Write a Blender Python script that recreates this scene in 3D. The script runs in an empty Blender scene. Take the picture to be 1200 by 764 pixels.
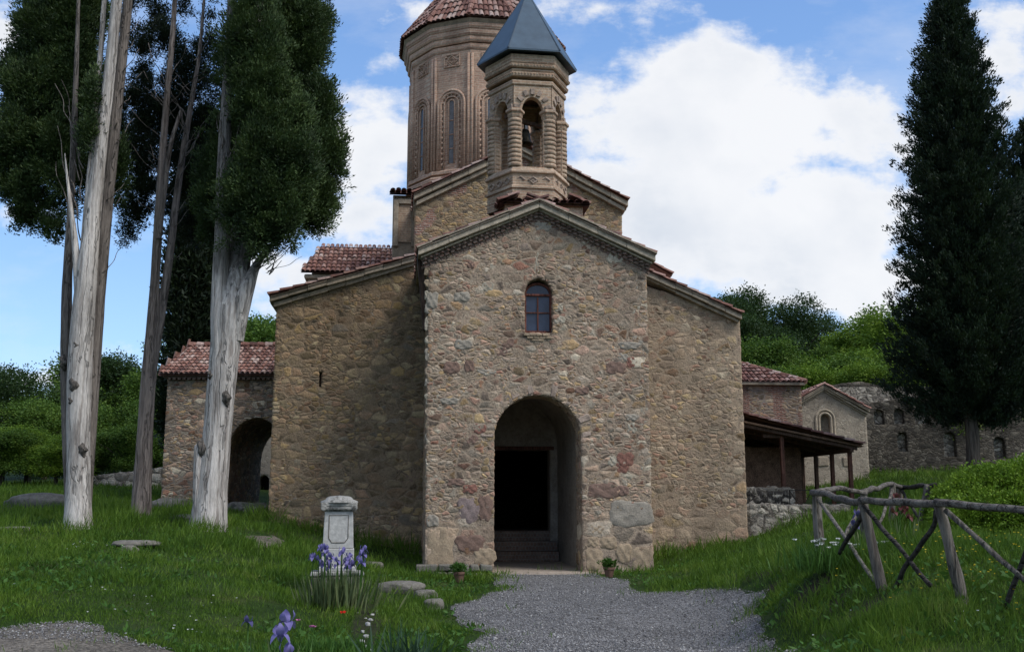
import bpy, bmesh, math, random
import numpy as np
from mathutils import Vector, Matrix
random.seed(7); rng = np.random.default_rng(11)
PI = math.pi
S = bpy.context.scene; COL = S.collection

# ------------------------------------------------------------------ camera
F = 1200.0; TILT = math.radians(9.74); CAMZ = 1.6
ct, st = math.cos(TILT), math.sin(TILT)
cam = bpy.data.objects.new('camera', bpy.data.cameras.new('camera')); COL.objects.link(cam)
cam.location = (0, 0, CAMZ); cam.rotation_euler = (PI/2 + TILT, 0, 0)
cam.data.sensor_width = 36; cam.data.lens = 36; cam.data.clip_end = 4000
S.camera = cam

def ray(px, py):
    dx = (px-600)/F; dy = (382-py)/F
    return Vector((dx, ct-dy*st, st+dy*ct))
def at(px, py, Y):
    r = ray(px, py); s = Y/r.y
    return Vector((r.x*s, Y, CAMZ + r.z*s))

YAW = math.radians(6)
O = at(631.5, 668, 24.0); O.z = 0
RX = Vector((math.cos(YAW), math.sin(YAW), 0)); DX = Vector((-math.sin(YAW), math.cos(YAW), 0))
def loc(px, py, D):
    """church-local (u, z) on the plane D metres behind the porch front"""
    r = ray(px, py); c = Vector((0, 0, CAMZ))
    s = (D + (O-c).dot(DX))/r.dot(DX)
    P = c + r*s
    return ((P-O).dot(RX), P.z)
def lu(px, py, D): return loc(px, py, D)[0]
def lz(px, py, D): return loc(px, py, D)[1]

# ------------------------------------------------------------------ tagging and meshes
def tag(o, label=None, cat=None, group=None, kind=None):
    if label: o['label'] = label
    if cat: o['category'] = cat
    if group: o['group'] = group
    if kind: o['kind'] = kind
    return o
def empty(name, l=(0, 0, 0), rz=0, label=None, cat=None, group=None):
    o = bpy.data.objects.new(name, None); COL.objects.link(o)
    o.location = l; o.rotation_euler = (0, 0, rz); o.empty_display_size = .2
    return tag(o, label, cat, group)

def fast(name, V, Fc, mat=None, parent=None, smooth=False):
    """mesh object from numpy verts and an (n,k) face array or a list of such arrays"""
    if not isinstance(Fc, (list, tuple)): Fc = [Fc]
    Fc = [np.asarray(f, dtype=np.int32) for f in Fc if len(f)]
    me = bpy.data.meshes.new(name)
    V = np.asarray(V, dtype=np.float32)
    me.vertices.add(len(V)); me.vertices.foreach_set('co', V.ravel())
    loops = np.concatenate([f.ravel() for f in Fc])
    cnt = np.concatenate([np.full(len(f), f.shape[1], dtype=np.int32) for f in Fc])
    start = np.concatenate([[0], np.cumsum(cnt)[:-1]]).astype(np.int32)
    me.loops.add(len(loops)); me.loops.foreach_set('vertex_index', loops)
    me.polygons.add(len(cnt)); me.polygons.foreach_set('loop_start', start)
    me.update(calc_edges=True); me.validate()
    if smooth: me.polygons.foreach_set('use_smooth', np.ones(len(me.polygons), dtype=bool))
    o = bpy.data.objects.new(name, me); COL.objects.link(o)
    if mat: me.materials.append(mat)
    if parent: o.parent = parent
    return o

class MB:
    def __init__(s): s.v = []; s.f = []
    def add(s, V, Fc):
        n = len(s.v); s.v += [tuple(p) for p in V]; s.f += [tuple(i+n for i in f) for f in Fc]
    def box(s, c, d, M=None, jit=0):
        x, y, z = d[0]/2, d[1]/2, d[2]/2
        P = [Vector((a*x, b*y, e*z)) for e in (-1, 1) for (a, b) in ((-1, -1), (1, -1), (1, 1), (-1, 1))]
        if jit: P = [p+Vector([random.uniform(-jit, jit) for _ in range(3)]) for p in P]
        if M is not None: P = [M @ p for p in P]
        s.add([p+Vector(c) for p in P], [(3, 2, 1, 0), (4, 5, 6, 7), (0, 1, 5, 4), (1, 2, 6, 5), (2, 3, 7, 6), (3, 0, 4, 7)])
    def prism(s, poly, y0, y1):
        """(u,z) polygon, counter-clockwise seen from -y, extruded from y0 to y1"""
        n = len(poly)
        V = [(p[0], y0, p[1]) for p in poly]+[(p[0], y1, p[1]) for p in poly]
        Fc = [tuple(range(n)), tuple(reversed(range(n, 2*n)))]
        for i in range(n):
            j = (i+1) % n; Fc.append((j, i, i+n, j+n))
        s.add(V, Fc)
    def ring(s, profile, n, c=(0, 0), rot=0, closed=False, caps=(False, False)):
        """lathe of (r,z) profile with n sides"""
        V = []
        for (r, z) in profile:
            for k in range(n):
                a = rot+2*PI*k/n; V.append((c[0]+r*math.cos(a), c[1]+r*math.sin(a), z))
        Fc = []
        m = len(profile)
        for i in range(m-1 if not closed else m):
            i2 = (i+1) % m
            for k in range(n):
                k2 = (k+1) % n; Fc.append((i*n+k, i*n+k2, i2*n+k2, i2*n+k))
        if caps[0]: Fc.append(tuple(reversed(range(n))))
        if caps[1]: Fc.append(tuple(range((m-1)*n, m*n)))
        s.add(V, Fc)
    def tube(s, P, R, n=8, caps=True, flat=None):
        P = [Vector(p) for p in P]
        if not hasattr(R, '__len__'): R = [R]*len(P)
        V = []; up = None
        for i, p in enumerate(P):
            d = (P[min(i+1, len(P)-1)]-P[max(i-1, 0)]).normalized()
            if up is None: up = Vector((0, 0, 1)) if abs(d.z) < .9 else Vector((1, 0, 0))
            a = d.cross(up)
            a.normalize(); b = a.cross(d).normalized(); up = b
            for k in range(n):
                t = 2*PI*k/n; V.append(p+(a*math.cos(t)+b*math.sin(t)*(flat or 1))*R[i])
        Fc = []
        for i in range(len(P)-1):
            for k in range(n):
                k2 = (k+1) % n; Fc.append((i*n+k, i*n+k2, (i+1)*n+k2, (i+1)*n+k))
        if caps: Fc += [tuple(reversed(range(n))), tuple(range((len(P)-1)*n, len(P)*n))]
        s.add(V, Fc)
    def build(s, name, mat, parent=None, smooth=False, bevel=0, seg=2):
        me = bpy.data.meshes.new(name); me.from_pydata([tuple(v) for v in s.v], [], s.f)
        bm = bmesh.new(); bm.from_mesh(me); bmesh.ops.recalc_face_normals(bm, faces=bm.faces); bm.to_mesh(me); bm.free()
        me.materials.append(mat)
        if smooth: me.polygons.foreach_set('use_smooth', [True]*len(me.polygons))
        o = bpy.data.objects.new(name, me); COL.objects.link(o)
        if parent: o.parent = parent
        if bevel:
            m = o.modifiers.new('bevel', 'BEVEL'); m.width = bevel; m.segments = seg; m.limit_method = 'ANGLE'
        return o

def vnoise(P, scale, seed=0):
    """cheap vectorised value noise, roughly 0..1"""
    P = np.asarray(P, float)*scale
    i = np.floor(P).astype(np.int64); f = P-i; f = f*f*(3-2*f)
    def h(a):
        v = a[..., 0]*374761393+a[..., 1]*668265263+(a[..., 2] if a.shape[-1] > 2 else 0)*2147483647+seed*1274126177
        v = (v ^ (v >> 13))*1274126177; v = v ^ (v >> 16)
        return (v & 0xffff)/65535.0
    r = 0
    dims = P.shape[-1]
    for c in range(2**dims):
        o = np.array([(c >> k) & 1 for k in range(dims)])
        w = np.prod(np.where(o, f, 1-f), axis=-1); r = r+w*h(i+o)
    return r
def fbm(P, scale, oct=4, seed=0):
    r = 0; a = .5
    for k in range(oct): r = r+a*vnoise(P, scale*2**k, seed+k*17); a *= .5
    return r/(1-.5**oct)

# ------------------------------------------------------------------ materials
class NT:
    def __init__(s, name):
        s.m = bpy.data.materials.new(name); s.m.use_nodes = True; s.t = s.m.node_tree; s.t.nodes.clear()
        s.out = s.t.nodes.new('ShaderNodeOutputMaterial')
    def n(s, typ, ins=None, **kw):
        nd = s.t.nodes.new('ShaderNode'+typ)
        for k, v in kw.items(): setattr(nd, k, v)
        for k, v in (ins or {}).items():
            if isinstance(v, bpy.types.NodeSocket): s.t.links.new(v, nd.inputs[k])
            else: nd.inputs[k].default_value = v
        return nd
    def link(s, a, b): s.t.links.new(a, b)
    def math(s, op, a, b=0.0, c=0.0, clamp=False):
        nd = s.n('Math', operation=op, use_clamp=clamp)
        for i, v in enumerate((a, b, c)):
            if isinstance(v, bpy.types.NodeSocket): s.link(v, nd.inputs[i])
            else: nd.inputs[i].default_value = v
        return nd.outputs[0]
    def mr(s, v, a, b, c=0., d=1., smooth=False):
        nd = s.n('MapRange', {'Value': v, 'From Min': a, 'From Max': b, 'To Min': c, 'To Max': d})
        if smooth: nd.interpolation_type = 'SMOOTHSTEP'
        return nd.outputs[0]
    def mix(s, f, a, b, mode='MIX'):
        nd = s.n('Mix', data_type='RGBA', blend_type=mode)
        for i, v in ((0, f), (6, a), (7, b)):
            if isinstance(v, bpy.types.NodeSocket): s.link(v, nd.inputs[i])
            else: nd.inputs[i].default_value = v if not isinstance(v, tuple) else (*v[:3], 1)
        return nd.outputs[2]
    def ramp(s, f, stops, mode='LINEAR'):
        nd = s.n('ValToRGB'); cr = nd.color_ramp; cr.interpolation = mode
        while len(cr.elements) < len(stops): cr.elements.new(.5)
        for e, (p, c) in zip(cr.elements, stops): e.position = p; e.color = (*c, 1)
        s.link(f, nd.inputs[0]); return nd.outputs[0]
    def noise(s, vec, scale, detail=4, rough=.55, color=False):
        nd = s.n('TexNoise', {'Vector': vec, 'Scale': scale, 'Detail': detail, 'Roughness': rough})
        return nd.outputs['Color' if color else 'Fac']
    def scalevec(s, vec, sc):
        nd = s.n('VectorMath', {0: vec, 1: sc}, operation='MULTIPLY'); return nd.outputs[0]
    def val(s, f, lo, hi, a=0, b=1):
        """grey multiplier"""
        return s.mr(f, a, b, lo, hi)
    def mulcol(s, col, v):
        nd = s.n('VectorMath', operation='SCALE'); s.link(col, nd.inputs[0])
        if isinstance(v, bpy.types.NodeSocket): s.link(v, nd.inputs['Scale'])
        else: nd.inputs['Scale'].default_value = v
        return nd.outputs[0]
    def finish(s, col, rough=.85, bump=None, bstr=.5, bdist=.02, disp=None, spec=.3, metal=0):
        b = s.n('BsdfPrincipled', {'Roughness': rough, 'Specular IOR Level': spec, 'Metallic': metal})
        if isinstance(col, bpy.types.NodeSocket): s.link(col, b.inputs['Base Color'])
        else: b.inputs['Base Color'].default_value = (*col, 1)
        if bump is not None:
            bn = s.n('Bump', {'Height': bump, 'Strength': bstr, 'Distance': bdist}); s.link(bn.outputs[0], b.inputs['Normal'])
        s.link(b.outputs[0], s.out.inputs[0])
        if disp is not None:
            d = s.n('Displacement', {'Height': disp, 'Midlevel': 0.0, 'Scale': 1.0}); s.link(d.outputs[0], s.out.inputs['Displacement'])
            s.m.displacement_method = 'BOTH'
        return s.m
    def obj(s): return s.n('TexCoord').outputs['Object']

def rubble(name, pal, mortar, sA=2.6, sB=6.0, flat=1.6, low=None, disp=.03, tone=1.0, plaster=0.0, mw=(.02, .10), stain=(.72, 1.12), bricky=0.0):
    """random rubble masonry: large stones, small stones, mortar, wear"""
    t = NT(name); oc = t.obj()
    wob = t.noise(oc, 1.7, 3, .5, True)
    w = t.n('VectorMath', {0: wob, 1: (.5, .5, .5)}, operation='SUBTRACT').outputs[0]
    w = t.n('VectorMath', {0: w, 1: (.30, .30, .15)}, operation='MULTIPLY').outputs[0]
    v = t.n('VectorMath', {0: oc, 1: w}, operation='ADD').outputs[0]
    v = t.scalevec(v, (1, 1, flat))
    def cell(scale):
        a = t.n('TexVoronoi', {'Vector': v, 'Scale': scale, 'Randomness': .9})
        e = t.n('TexVoronoi', {'Vector': v, 'Scale': scale, 'Randomness': .9}, feature='DISTANCE_TO_EDGE')
        return a.outputs['Color'], e.outputs['Distance']
    cA, eA = cell(sA); cB, eB = cell(sB)
    m = t.mr(t.noise(oc, 1.1, 3, .6), .49, .52)
    col = t.mix(m, cB, cA); e = t.math('ADD', t.math('MULTIPLY', eA, m), t.math('MULTIPLY', eB, t.math('SUBTRACT', 1, m)))
    if low:
        cC, eC = cell(low[1])
        z = t.n('SeparateXYZ', {0: oc}).outputs[2]
        zz = t.math('ADD', z, t.math('MULTIPLY', t.math('SUBTRACT', t.noise(oc, .8, 2), .5), 2.0))
        k = t.mr(zz, low[0], low[0]-.06)
        col = t.mix(k, col, cC); e = t.math('ADD', t.math('MULTIPLY', eC, k), t.math('MULTIPLY', e, t.math('SUBTRACT', 1, k)))
    fine = t.noise(oc, 22, 5, .65)
    rough_ = t.noise(oc, 7.5, 4, .7)
    e2 = t.math('ADD', e, t.math('ADD', t.math('MULTIPLY', t.math('SUBTRACT', fine, .5), .20), t.math('MULTIPLY', t.math('SUBTRACT', rough_, .5), .20)))
    mort = t.mr(e2, mw[0], mw[1], 0, 1, True)
    # patches where mortar or plaster still covers the stones
    cover = t.mr(t.noise(oc, 2.3, 4, .65), .60-plaster, .74-plaster)
    mort = t.math('MULTIPLY', mort, t.math('SUBTRACT', 1, t.math('MULTIPLY', cover, .72)))
    sep = t.n('SeparateColor', {0: col})
    n = len(pal)
    sc = t.ramp(sep.outputs[0], [((i+.5)/n, c) for i, c in enumerate(pal)])
    sc = t.mulcol(sc, t.val(sep.outputs[1], .50, 1.42))
    sc = t.mulcol(sc, t.val(t.noise(oc, 9, 6, .7), .6, 1.4, .25, .75))
    sc = t.mulcol(sc, t.val(t.noise(oc, 60, 3, .7), .75, 1.25, .25, .75))
    mc = t.mulcol(t.n('RGB').outputs[0], 1.0)
    t.t.nodes[-1].name = 'x'
    for nd in t.t.nodes:
        if nd.type == 'RGB': nd.outputs[0].default_value = (*mortar, 1)
    mc = t.mulcol(mc, t.val(t.noise(oc, 30, 5, .75), .5, 1.4, .25, .75))
    c = t.mix(mort, mc, sc)
    # a dark joint line just round each stone
    joint = t.math('MULTIPLY', t.mr(e2, .0, .035, 1, 0), t.mr(t.noise(oc, 3.2, 2), .42, .62))
    c = t.mulcol(c, t.math('SUBTRACT', 1, t.math('MULTIPLY', joint, .55)))
    if bricky:
        z = t.n('SeparateXYZ', {0: oc}); uu = t.math('ADD', z.outputs[0], t.math('MULTIPLY', z.outputs[1], .73))
        bv = t.n('CombineXYZ', {0: uu, 1: z.outputs[2]}).outputs[0]
        br = t.n('TexBrick', {'Vector': bv, 'Color1': (.34, .17, .12, 1), 'Color2': (.25, .13, .10, 1), 'Mortar': (.33, .28, .23, 1), 'Scale': 1, 'Mortar Size': .012, 'Brick Width': .26, 'Row Height': .07})
        bm = t.mr(t.noise(oc, .9, 2, .5), .60-bricky, .63-bricky)
        c = t.mix(bm, c, t.mulcol(br.outputs[0], t.val(fine, .7, 1.3, .3, .7)))
    st_ = t.noise(t.scalevec(oc, (1, 1, .45)), .55, 4, .6)
    c = t.mulcol(c, t.val(st_, stain[0]*tone, stain[1]*tone, .3, .7))
    bulge = t.mr(e2, 0, .32, 0, 1, True)
    h = t.math('MULTIPLY', mort, t.math('MULTIPLY', t.math('ADD', t.math('MULTIPLY', sep.outputs[2], .5), t.math('MULTIPLY', bulge, .7)), disp))
    h = t.math('ADD', h, t.math('MULTIPLY', fine, disp*.7))
    h = t.math('ADD', h, t.math('MULTIPLY', rough_, disp*.5))
    h = t.math('ADD', h, t.math('MULTIPLY', t.noise(oc, 70, 3, .7), disp*.25))
    return t.finish(c, .92, disp=h, spec=.2)

def brickmat(name, c1, c2, mort, tone=1.0, row=.065, width=.24, bump=.5, soot=(.66, 1.16)):
    t = NT(name); oc = t.obj()
    s = t.n('SeparateXYZ', {0: oc}); uu = t.math('ADD', s.outputs[0], t.math('MULTIPLY', s.outputs[1], .73))
    uu = t.math('ADD', uu, t.math('MULTIPLY', t.noise(oc, 3, 2), .05))
    zz = t.math('ADD', s.outputs[2], t.math('MULTIPLY', t.noise(oc, 2.5, 2), .03))
    bv = t.n('CombineXYZ', {0: uu, 1: zz}).outputs[0]
    b = t.n('TexBrick', {'Vector': bv, 'Color1': (*c1, 1), 'Color2': (*c2, 1), 'Mortar': (*mort, 1), 'Scale': 1, 'Mortar Size': .014, 'Mortar Smooth': .2, 'Brick Width': width, 'Row Height': row})
    c = t.mulcol(b.outputs[0], t.val(t.noise(oc, 14, 5, .7), .6, 1.4, .25, .75))
    c = t.mix(t.mr(t.noise(oc, 1.8, 4, .6), .45, .7, 0, .38), c, (*mort,))
    c = t.mulcol(c, t.val(t.noise(t.scalevec(oc, (1, 1, .5)), 1.1, 4, .6), soot[0]*tone, soot[1]*tone, .3, .7))
    h = t.math('ADD', t.math('MULTIPLY', b.outputs['Fac'], -.6), t.noise(oc, 25, 4, .7))
    return t.finish(c, .9, h, bump, .015, spec=.2)

def stonemat(name, base, var=.35, scale=6, bump=.5, lichen=None, rough=.9, dark=None):
    t = NT(name); oc = t.obj()
    a = t.noise(oc, scale, 6, .65); b = t.noise(oc, scale*5, 4, .7)
    nd = t.n('RGB'); nd.outputs[0].default_value = (*base, 1)
    c = t.mulcol(nd.outputs[0], t.val(a, 1-var, 1+var, .3, .7)); c = t.mulcol(c, t.val(b, .75, 1.25, .3, .7))
    if lichen: c = t.mix(t.mr(t.noise(oc, scale*1.7, 5, .7), .52, .62, 0, .75), c, lichen)
    if dark: c = t.mix(t.mr(t.noise(oc, scale*.8, 5, .7), .50, .60, 0, .85), c, dark)
    h = t.math('ADD', t.math('MULTIPLY', a, 1.2), t.math('MULTIPLY', b, .5))
    return t.finish(c, rough, h, bump, .03, spec=.25)

def tilemat(name, tone=1.0):
    t = NT(name); oc = t.obj()
    r = t.n('NewGeometry').outputs['Random Per Island']
    c = t.ramp(r, [(0, (.10, .052, .043)), (.3, (.185, .09, .07)), (.55, (.25, .13, .10)), (.8, (.33, .21, .175)), (1, (.40, .31, .27))])
    c = t.mulcol(c, t.val(t.noise(oc, 9, 5, .7), .55*tone, 1.35*tone, .3, .7))
    c = t.mix(t.mr(t.noise(oc, 2.2, 5, .7), .55, .72, 0, .55), c, (.16*tone, .15*tone, .12*tone))
    return t.finish(c, .85, t.noise(oc, 30, 4, .7), .4, .01, spec=.25)

def barkmat(name, base, dark, streak=1.0, axis=2):
    t = NT(name); oc = t.obj()
    if axis == 0: sp_ = t.n('SeparateXYZ', {0: oc}); oc = t.n('CombineXYZ', {0: sp_.outputs[2], 1: sp_.outputs[1], 2: sp_.outputs[0]}).outputs[0]
    v = t.scalevec(oc, (15, 15, .8))
    w = t.noise(oc, 1.3, 3, .6, True)
    v = t.n('VectorMath', {0: v, 1: t.scalevec(w, (1.6, 1.6, 1.0))}, operation='ADD').outputs[0]
    a = t.noise(v, 1.0, 6, .62); b = t.noise(t.scalevec(oc, (30, 30, 4)), 1, 4, .7)
    c = t.mix(t.mr(a, .36, .56, 0, 1), dark, base)
    ck = t.noise(t.n('VectorMath', {0: t.scalevec(oc, (6, 6, .28)), 1: t.scalevec(w, (1.2, 1.2, .6))}, operation='ADD').outputs[0], 1.0, 3, .5)
    crack = t.mr(t.math('ABSOLUTE', t.math('SUBTRACT', ck, .5)), .004, .022, 1, 0, True)
    c = t.mix(t.math('MULTIPLY', crack, .75), c, tuple(x*.3 for x in base))
    c = t.mulcol(c, t.val(b, .72, 1.22, .3, .7))
    k = t.n('TexVoronoi', {'Vector': t.scalevec(oc, (3.2, 3.2, 1.5)), 'Scale': 1.0}).outputs['Distance']
    kn = t.math('MULTIPLY', t.mr(k, .05, .16, 1, 0, True), streak)
    c = t.mix(t.math('MULTIPLY', kn, .85), c, tuple(x*.22 for x in base))
    c = t.mulcol(c, t.val(t.noise(t.scalevec(oc, (1, 1, .4)), 1.1, 4, .6), .68, 1.16, .3, .7))
    h = t.math('SUBTRACT', t.math('ADD', t.math('MULTIPLY', a, 1.4), t.math('MULTIPLY', b, .7)), t.math('ADD', t.math('MULTIPLY', kn, .8), t.math('MULTIPLY', crack, .8)))
    return t.finish(c, .9, h, .9, .03, spec=.2)

def shadebarkmat(name, z0):  # pale bark with the crown's shade put into the colour higher up
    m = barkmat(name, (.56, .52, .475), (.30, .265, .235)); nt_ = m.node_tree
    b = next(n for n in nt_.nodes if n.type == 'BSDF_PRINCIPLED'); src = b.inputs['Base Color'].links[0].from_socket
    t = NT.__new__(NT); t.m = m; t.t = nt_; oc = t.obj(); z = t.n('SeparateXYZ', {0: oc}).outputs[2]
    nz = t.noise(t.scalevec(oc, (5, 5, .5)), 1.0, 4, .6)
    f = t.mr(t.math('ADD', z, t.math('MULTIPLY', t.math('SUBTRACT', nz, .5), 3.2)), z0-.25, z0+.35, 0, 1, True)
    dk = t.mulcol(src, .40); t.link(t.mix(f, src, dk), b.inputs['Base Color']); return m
def leafmat(name, stops, trans=.25, clump=1.0, cs=1.2, rough=.6):
    t = NT(name); oc = t.obj()
    r = t.n('NewGeometry').outputs['Random Per Island']
    n = t.noise(oc, cs, 3, .6)
    n2 = t.noise(oc, cs*3.1, 2, .5)
    f = t.math('ADD', t.math('MULTIPLY', r, .36), t.math('ADD', t.mr(n, .3, .7, -.08, .42*clump), t.mr(n2, .3, .7, -.06, .34*clump)))
    c = t.ramp(f, stops)
    d = t.n('BsdfPrincipled', {'Base Color': c, 'Roughness': rough, 'Specular IOR Level': .25})
    tr = t.n('BsdfTranslucent', {'Color': t.mix(.4, c, (.10, .16, .02), 'MIX')})
    mx = t.n('MixShader', {0: trans, 1: d.outputs[0], 2: tr.outputs[0]})
    t.link(mx.outputs[0], t.out.inputs[0]); return t.m

def plain(name, col, rough=.7, metal=0, var=.2, scale=8, bump=.2):
    t = NT(name); oc = t.obj()
    nd = t.n('RGB'); nd.outputs[0].default_value = (*col, 1)
    n = t.noise(oc, scale, 5, .65)
    c = t.mulcol(nd.outputs[0], t.val(n, 1-var, 1+var, .3, .7))
    return t.finish(c, rough, n, bump, .01, metal=metal)

def woodmat(name, col, axis=2, rough=.8, weather=None):
    t = NT(name); oc = t.obj()
    sc = [34, 34, 34]; sc[axis] = 2.2
    g = t.noise(t.scalevec(oc, tuple(sc)), 1, 5, .65)
    nd = t.n('RGB'); nd.outputs[0].default_value = (*col, 1)
    c = t.mulcol(nd.outputs[0], t.val(g, .3, 1.75, .32, .68)); c = t.mulcol(c, t.val(t.noise(oc, 5, 4, .7), .55, 1.4, .3, .7))
    if weather: c = t.mix(t.mr(t.noise(oc, 3, 4, .6), .4, .65, 0, .8), c, weather)
    return t.finish(c, rough, g, .6, .01, spec=.25)

MAT = {}
PALP = [(.20, .155, .12), (.39, .285, .195), (.35, .21, .15), (.40, .345, .265), (.28, .21, .155), (.43, .305, .155), (.27, .135, .095), (.47, .405, .30), (.37, .235, .165)]
PALL = [(.22, .165, .105), (.34, .25, .145), (.30, .185, .115), (.37, .29, .17), (.20, .165, .125), (.40, .275, .125), (.25, .165, .10)]
PALR = [(.26, .195, .14), (.38, .285, .19), (.35, .235, .16), (.41, .335, .235), (.25, .20, .15), (.43, .315, .165), (.29, .175, .12)]
MAT['porch'] = rubble('porch rubble', PALP, (.40, .31, .225), 3.2, 6.0, 1.65, low=(1.25, 1.7), disp=.022, plaster=.07, mw=(.02, .15))
MAT['wingl'] = rubble('left wing rubble', PALL, (.30, .22, .145), 2.8, 5.2, 1.7, disp=.019, plaster=.10, mw=(.02, .15))
MAT['wingr'] = rubble('right wing rubble', PALR, (.37, .285, .20), 2.8, 5.2, 1.7, low=(1.3, 1.9), disp=.019, plaster=.14, bricky=.0, mw=(.02, .16))
MAT['nave'] = rubble('nave rubble', PALL, (.30, .235, .165), 3.0, 6.0, 2.0, disp=.016, plaster=.06, bricky=.03, tone=1.15)
MAT['gate'] = rubble('gatehouse rubble', PALP, (.27, .225, .18), 2.6, 5.2, 2.1, disp=.02, plaster=.02)
MAT['annex'] = rubble('annex masonry', PALR, (.34, .29, .25), 3.2, 6.0, 2.4, disp=.015, plaster=.02, bricky=.13)
MAT['chapel'] = rubble('chapel render', [(.36, .31, .24), (.40, .34, .26), (.33, .28, .22), (.42, .37, .29)], (.40, .34, .265), 2.2, 5, 1.6, disp=.015, plaster=.22)
MAT['ruin'] = rubble('ruin rubble', [(.165, .145, .115), (.25, .22, .175), (.20, .17, .13), (.31, .28, .225), (.13, .115, .095)], (.15, .13, .105), 2.8, 5.2, 1.8, disp=.02, stain=(.30, .95), tone=.64)
MAT['lowwall'] = rubble('field stone', [(.30, .275, .23), (.38, .35, .29), (.27, .245, .205), (.34, .31, .26)], (.17, .15, .125), 2.2, 3.4, 1.3, disp=.06)
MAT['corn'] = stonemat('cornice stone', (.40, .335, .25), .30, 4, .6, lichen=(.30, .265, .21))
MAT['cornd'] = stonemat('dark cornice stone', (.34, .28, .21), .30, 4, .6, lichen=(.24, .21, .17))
MAT['brick'] = brickmat('belfry brick', (.50, .345, .235), (.34, .215, .145), (.46, .37, .27), row=.075, width=.27)
MAT['drum'] = brickmat('drum brick', (.50, .325, .23), (.37, .225, .16), (.46, .36, .27), row=.085, width=.30)
MAT['brickdark'] = brickmat('dark frieze brick', (.22, .125, .095), (.16, .095, .075), (.2, .16, .13))
MAT['arch'] = stonemat('arch stone', (.31, .24, .19), .45, 5, .6)
MAT['tile'] = tilemat('roof tiles'); MAT['tile2'] = tilemat('far roof tiles', 1.15)
MAT['metal'] = plain('blue grey roof metal', (.06, .095, .13), .45, .0, .18, 3, .08)
MAT['seam'] = plain('roof seam metal', (.045, .07, .095), .5, .0, .18, 3, .08)
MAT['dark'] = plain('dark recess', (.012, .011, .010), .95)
MAT['glass'] = plain('window glass', (.035, .05, .085), .12, 0, .3, 3, .05)
MAT['glassg'] = plain('lead glass', (.085, .09, .10), .25, 0, .4, 9, .1)
MAT['frame'] = woodmat('painted window frame', (.13, .045, .03))
MAT['woodd'] = woodmat('dark pavilion wood', (.085, .052, .036))
MAT['woodr'] = woodmat('red brown post', (.125, .058, .04))
MAT['soffit'] = woodmat('pavilion boards', (.17, .105, .068), 1)
MAT['fence'] = woodmat('weathered fence wood', (.11, .092, .076), 2, .85, (.17, .15, .13))
MAT['fenceh'] = woodmat('weathered fence rail', (.11, .094, .08), 0, .85, (.17, .155, .138))
MAT['fenced'] = woodmat('dark fence brace', (.04, .036, .032), 2, .85, (.065, .06, .055))
MAT['bronze'] = plain('bell bronze', (.05, .045, .035), .5, .8)
MAT['marble'] = stonemat('grave marble', (.44, .43, .40), .14, 3, .2, dark=(.40, .385, .36), rough=.6)
MAT['marbled'] = stonemat('weathered grave stone', (.30, .29, .26), .25, 7, .5, dark=(.045, .042, .037))
MAT['plinth'] = stonemat('grave plinth stone', (.17, .155, .13), .4, 7, .7, dark=(.05, .05, .04))
MAT['rock'] = stonemat('pale rock', (.165, .152, .128), .35, 5, .8, lichen=(.16, .15, .12))
MAT['rockd'] = stonemat('dark slab', (.10, .098, .09), .35, 5, .8)
MAT['white'] = stonemat('white stone', (.42, .41, .385), .25, 9, .5)
MAT['terra'] = plain('terracotta', (.15, .085, .06), .85, 0, .3, 9, .4)
MAT['step'] = stonemat('worn step stone', (.30, .25, .20), .25, 5, .4)
MAT['red_stone'] = stonemat('red stone', (.235, .115, .085), .25, 7, .6)
MAT['purple_stone'] = stonemat('purple stone', (.235, .18, .165), .25, 7, .6)
MAT['ochre_stone'] = stonemat('ochre stone', (.34, .26, .175), .25, 6, .6)
MAT['grey_stone'] = stonemat('grey stone', (.295, .26, .21), .25, 6, .6)
MAT['pale_stone'] = stonemat('pale stone', (.37, .325, .25), .25, 6, .6); MAT['tan_stone'] = stonemat('tan stone', (.34, .265, .19), .3, 6, .6)
MAT['brown_stone'] = stonemat('brown stone', (.20, .13, .10), .25, 7, .6)
MAT['bark'] = barkmat('pale cypress bark', (.56, .52, .475), (.30, .265, .235))
MAT['barkb'] = barkmat('brown cypress bark', (.34, .28, .24), (.13, .105, .09), .6)
MAT['knot'] = barkmat('knot bark', (.16, .14, .12), (.05, .045, .04), .3)
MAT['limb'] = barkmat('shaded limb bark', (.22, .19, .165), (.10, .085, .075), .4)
MAT['barkd'] = barkmat('dark bark', (.10, .085, .07), (.045, .038, .032), .3)
MAT['cyp'] = leafmat('cypress sprays', [(0, (.014, .026, .010)), (.5, (.040, .070, .021)), (1, (.095, .14, .038))], .12, 1, .9)
MAT['cypd'] = leafmat('dark cypress sprays', [(0, (.007, .012, .008)), (.5, (.016, .028, .014)), (1, (.032, .052, .02))], .08, 1, .9)
MAT['fir'] = leafmat('fir needles', [(0, (.006, .012, .008)), (.5, (.013, .026, .013)), (1, (.030, .055, .022))], .08, 1, .8)
MAT['leafA'] = leafmat('oak leaves', [(0, (.028, .062, .011)), (.5, (.078, .150, .019)), (1, (.16, .235, .032))], .25, 1, .35)
MAT['leafB'] = leafmat('bright leaves', [(0, (.05, .11, .012)), (.5, (.145, .245, .022)), (1, (.25, .34, .04))], .3, 1, .35)
MAT['leafC'] = leafmat('dark leaves', [(0, (.011, .025, .008)), (.5, (.026, .056, .014)), (1, (.052, .095, .02))], .2, 1, .35)
MAT['hedge'] = leafmat('hedge leaves', [(0, (.05, .11, .008)), (.5, (.145, .25, .018)), (1, (.27, .37, .034))], .3, .9, 2.0)
MAT['grass'] = leafmat('grass blades', [(0, (.030, .068, .006)), (.42, (.070, .145, .011)), (.8, (.135, .22, .024)), (1, (.19, .20, .06))], .3, 1, .7)
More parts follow.
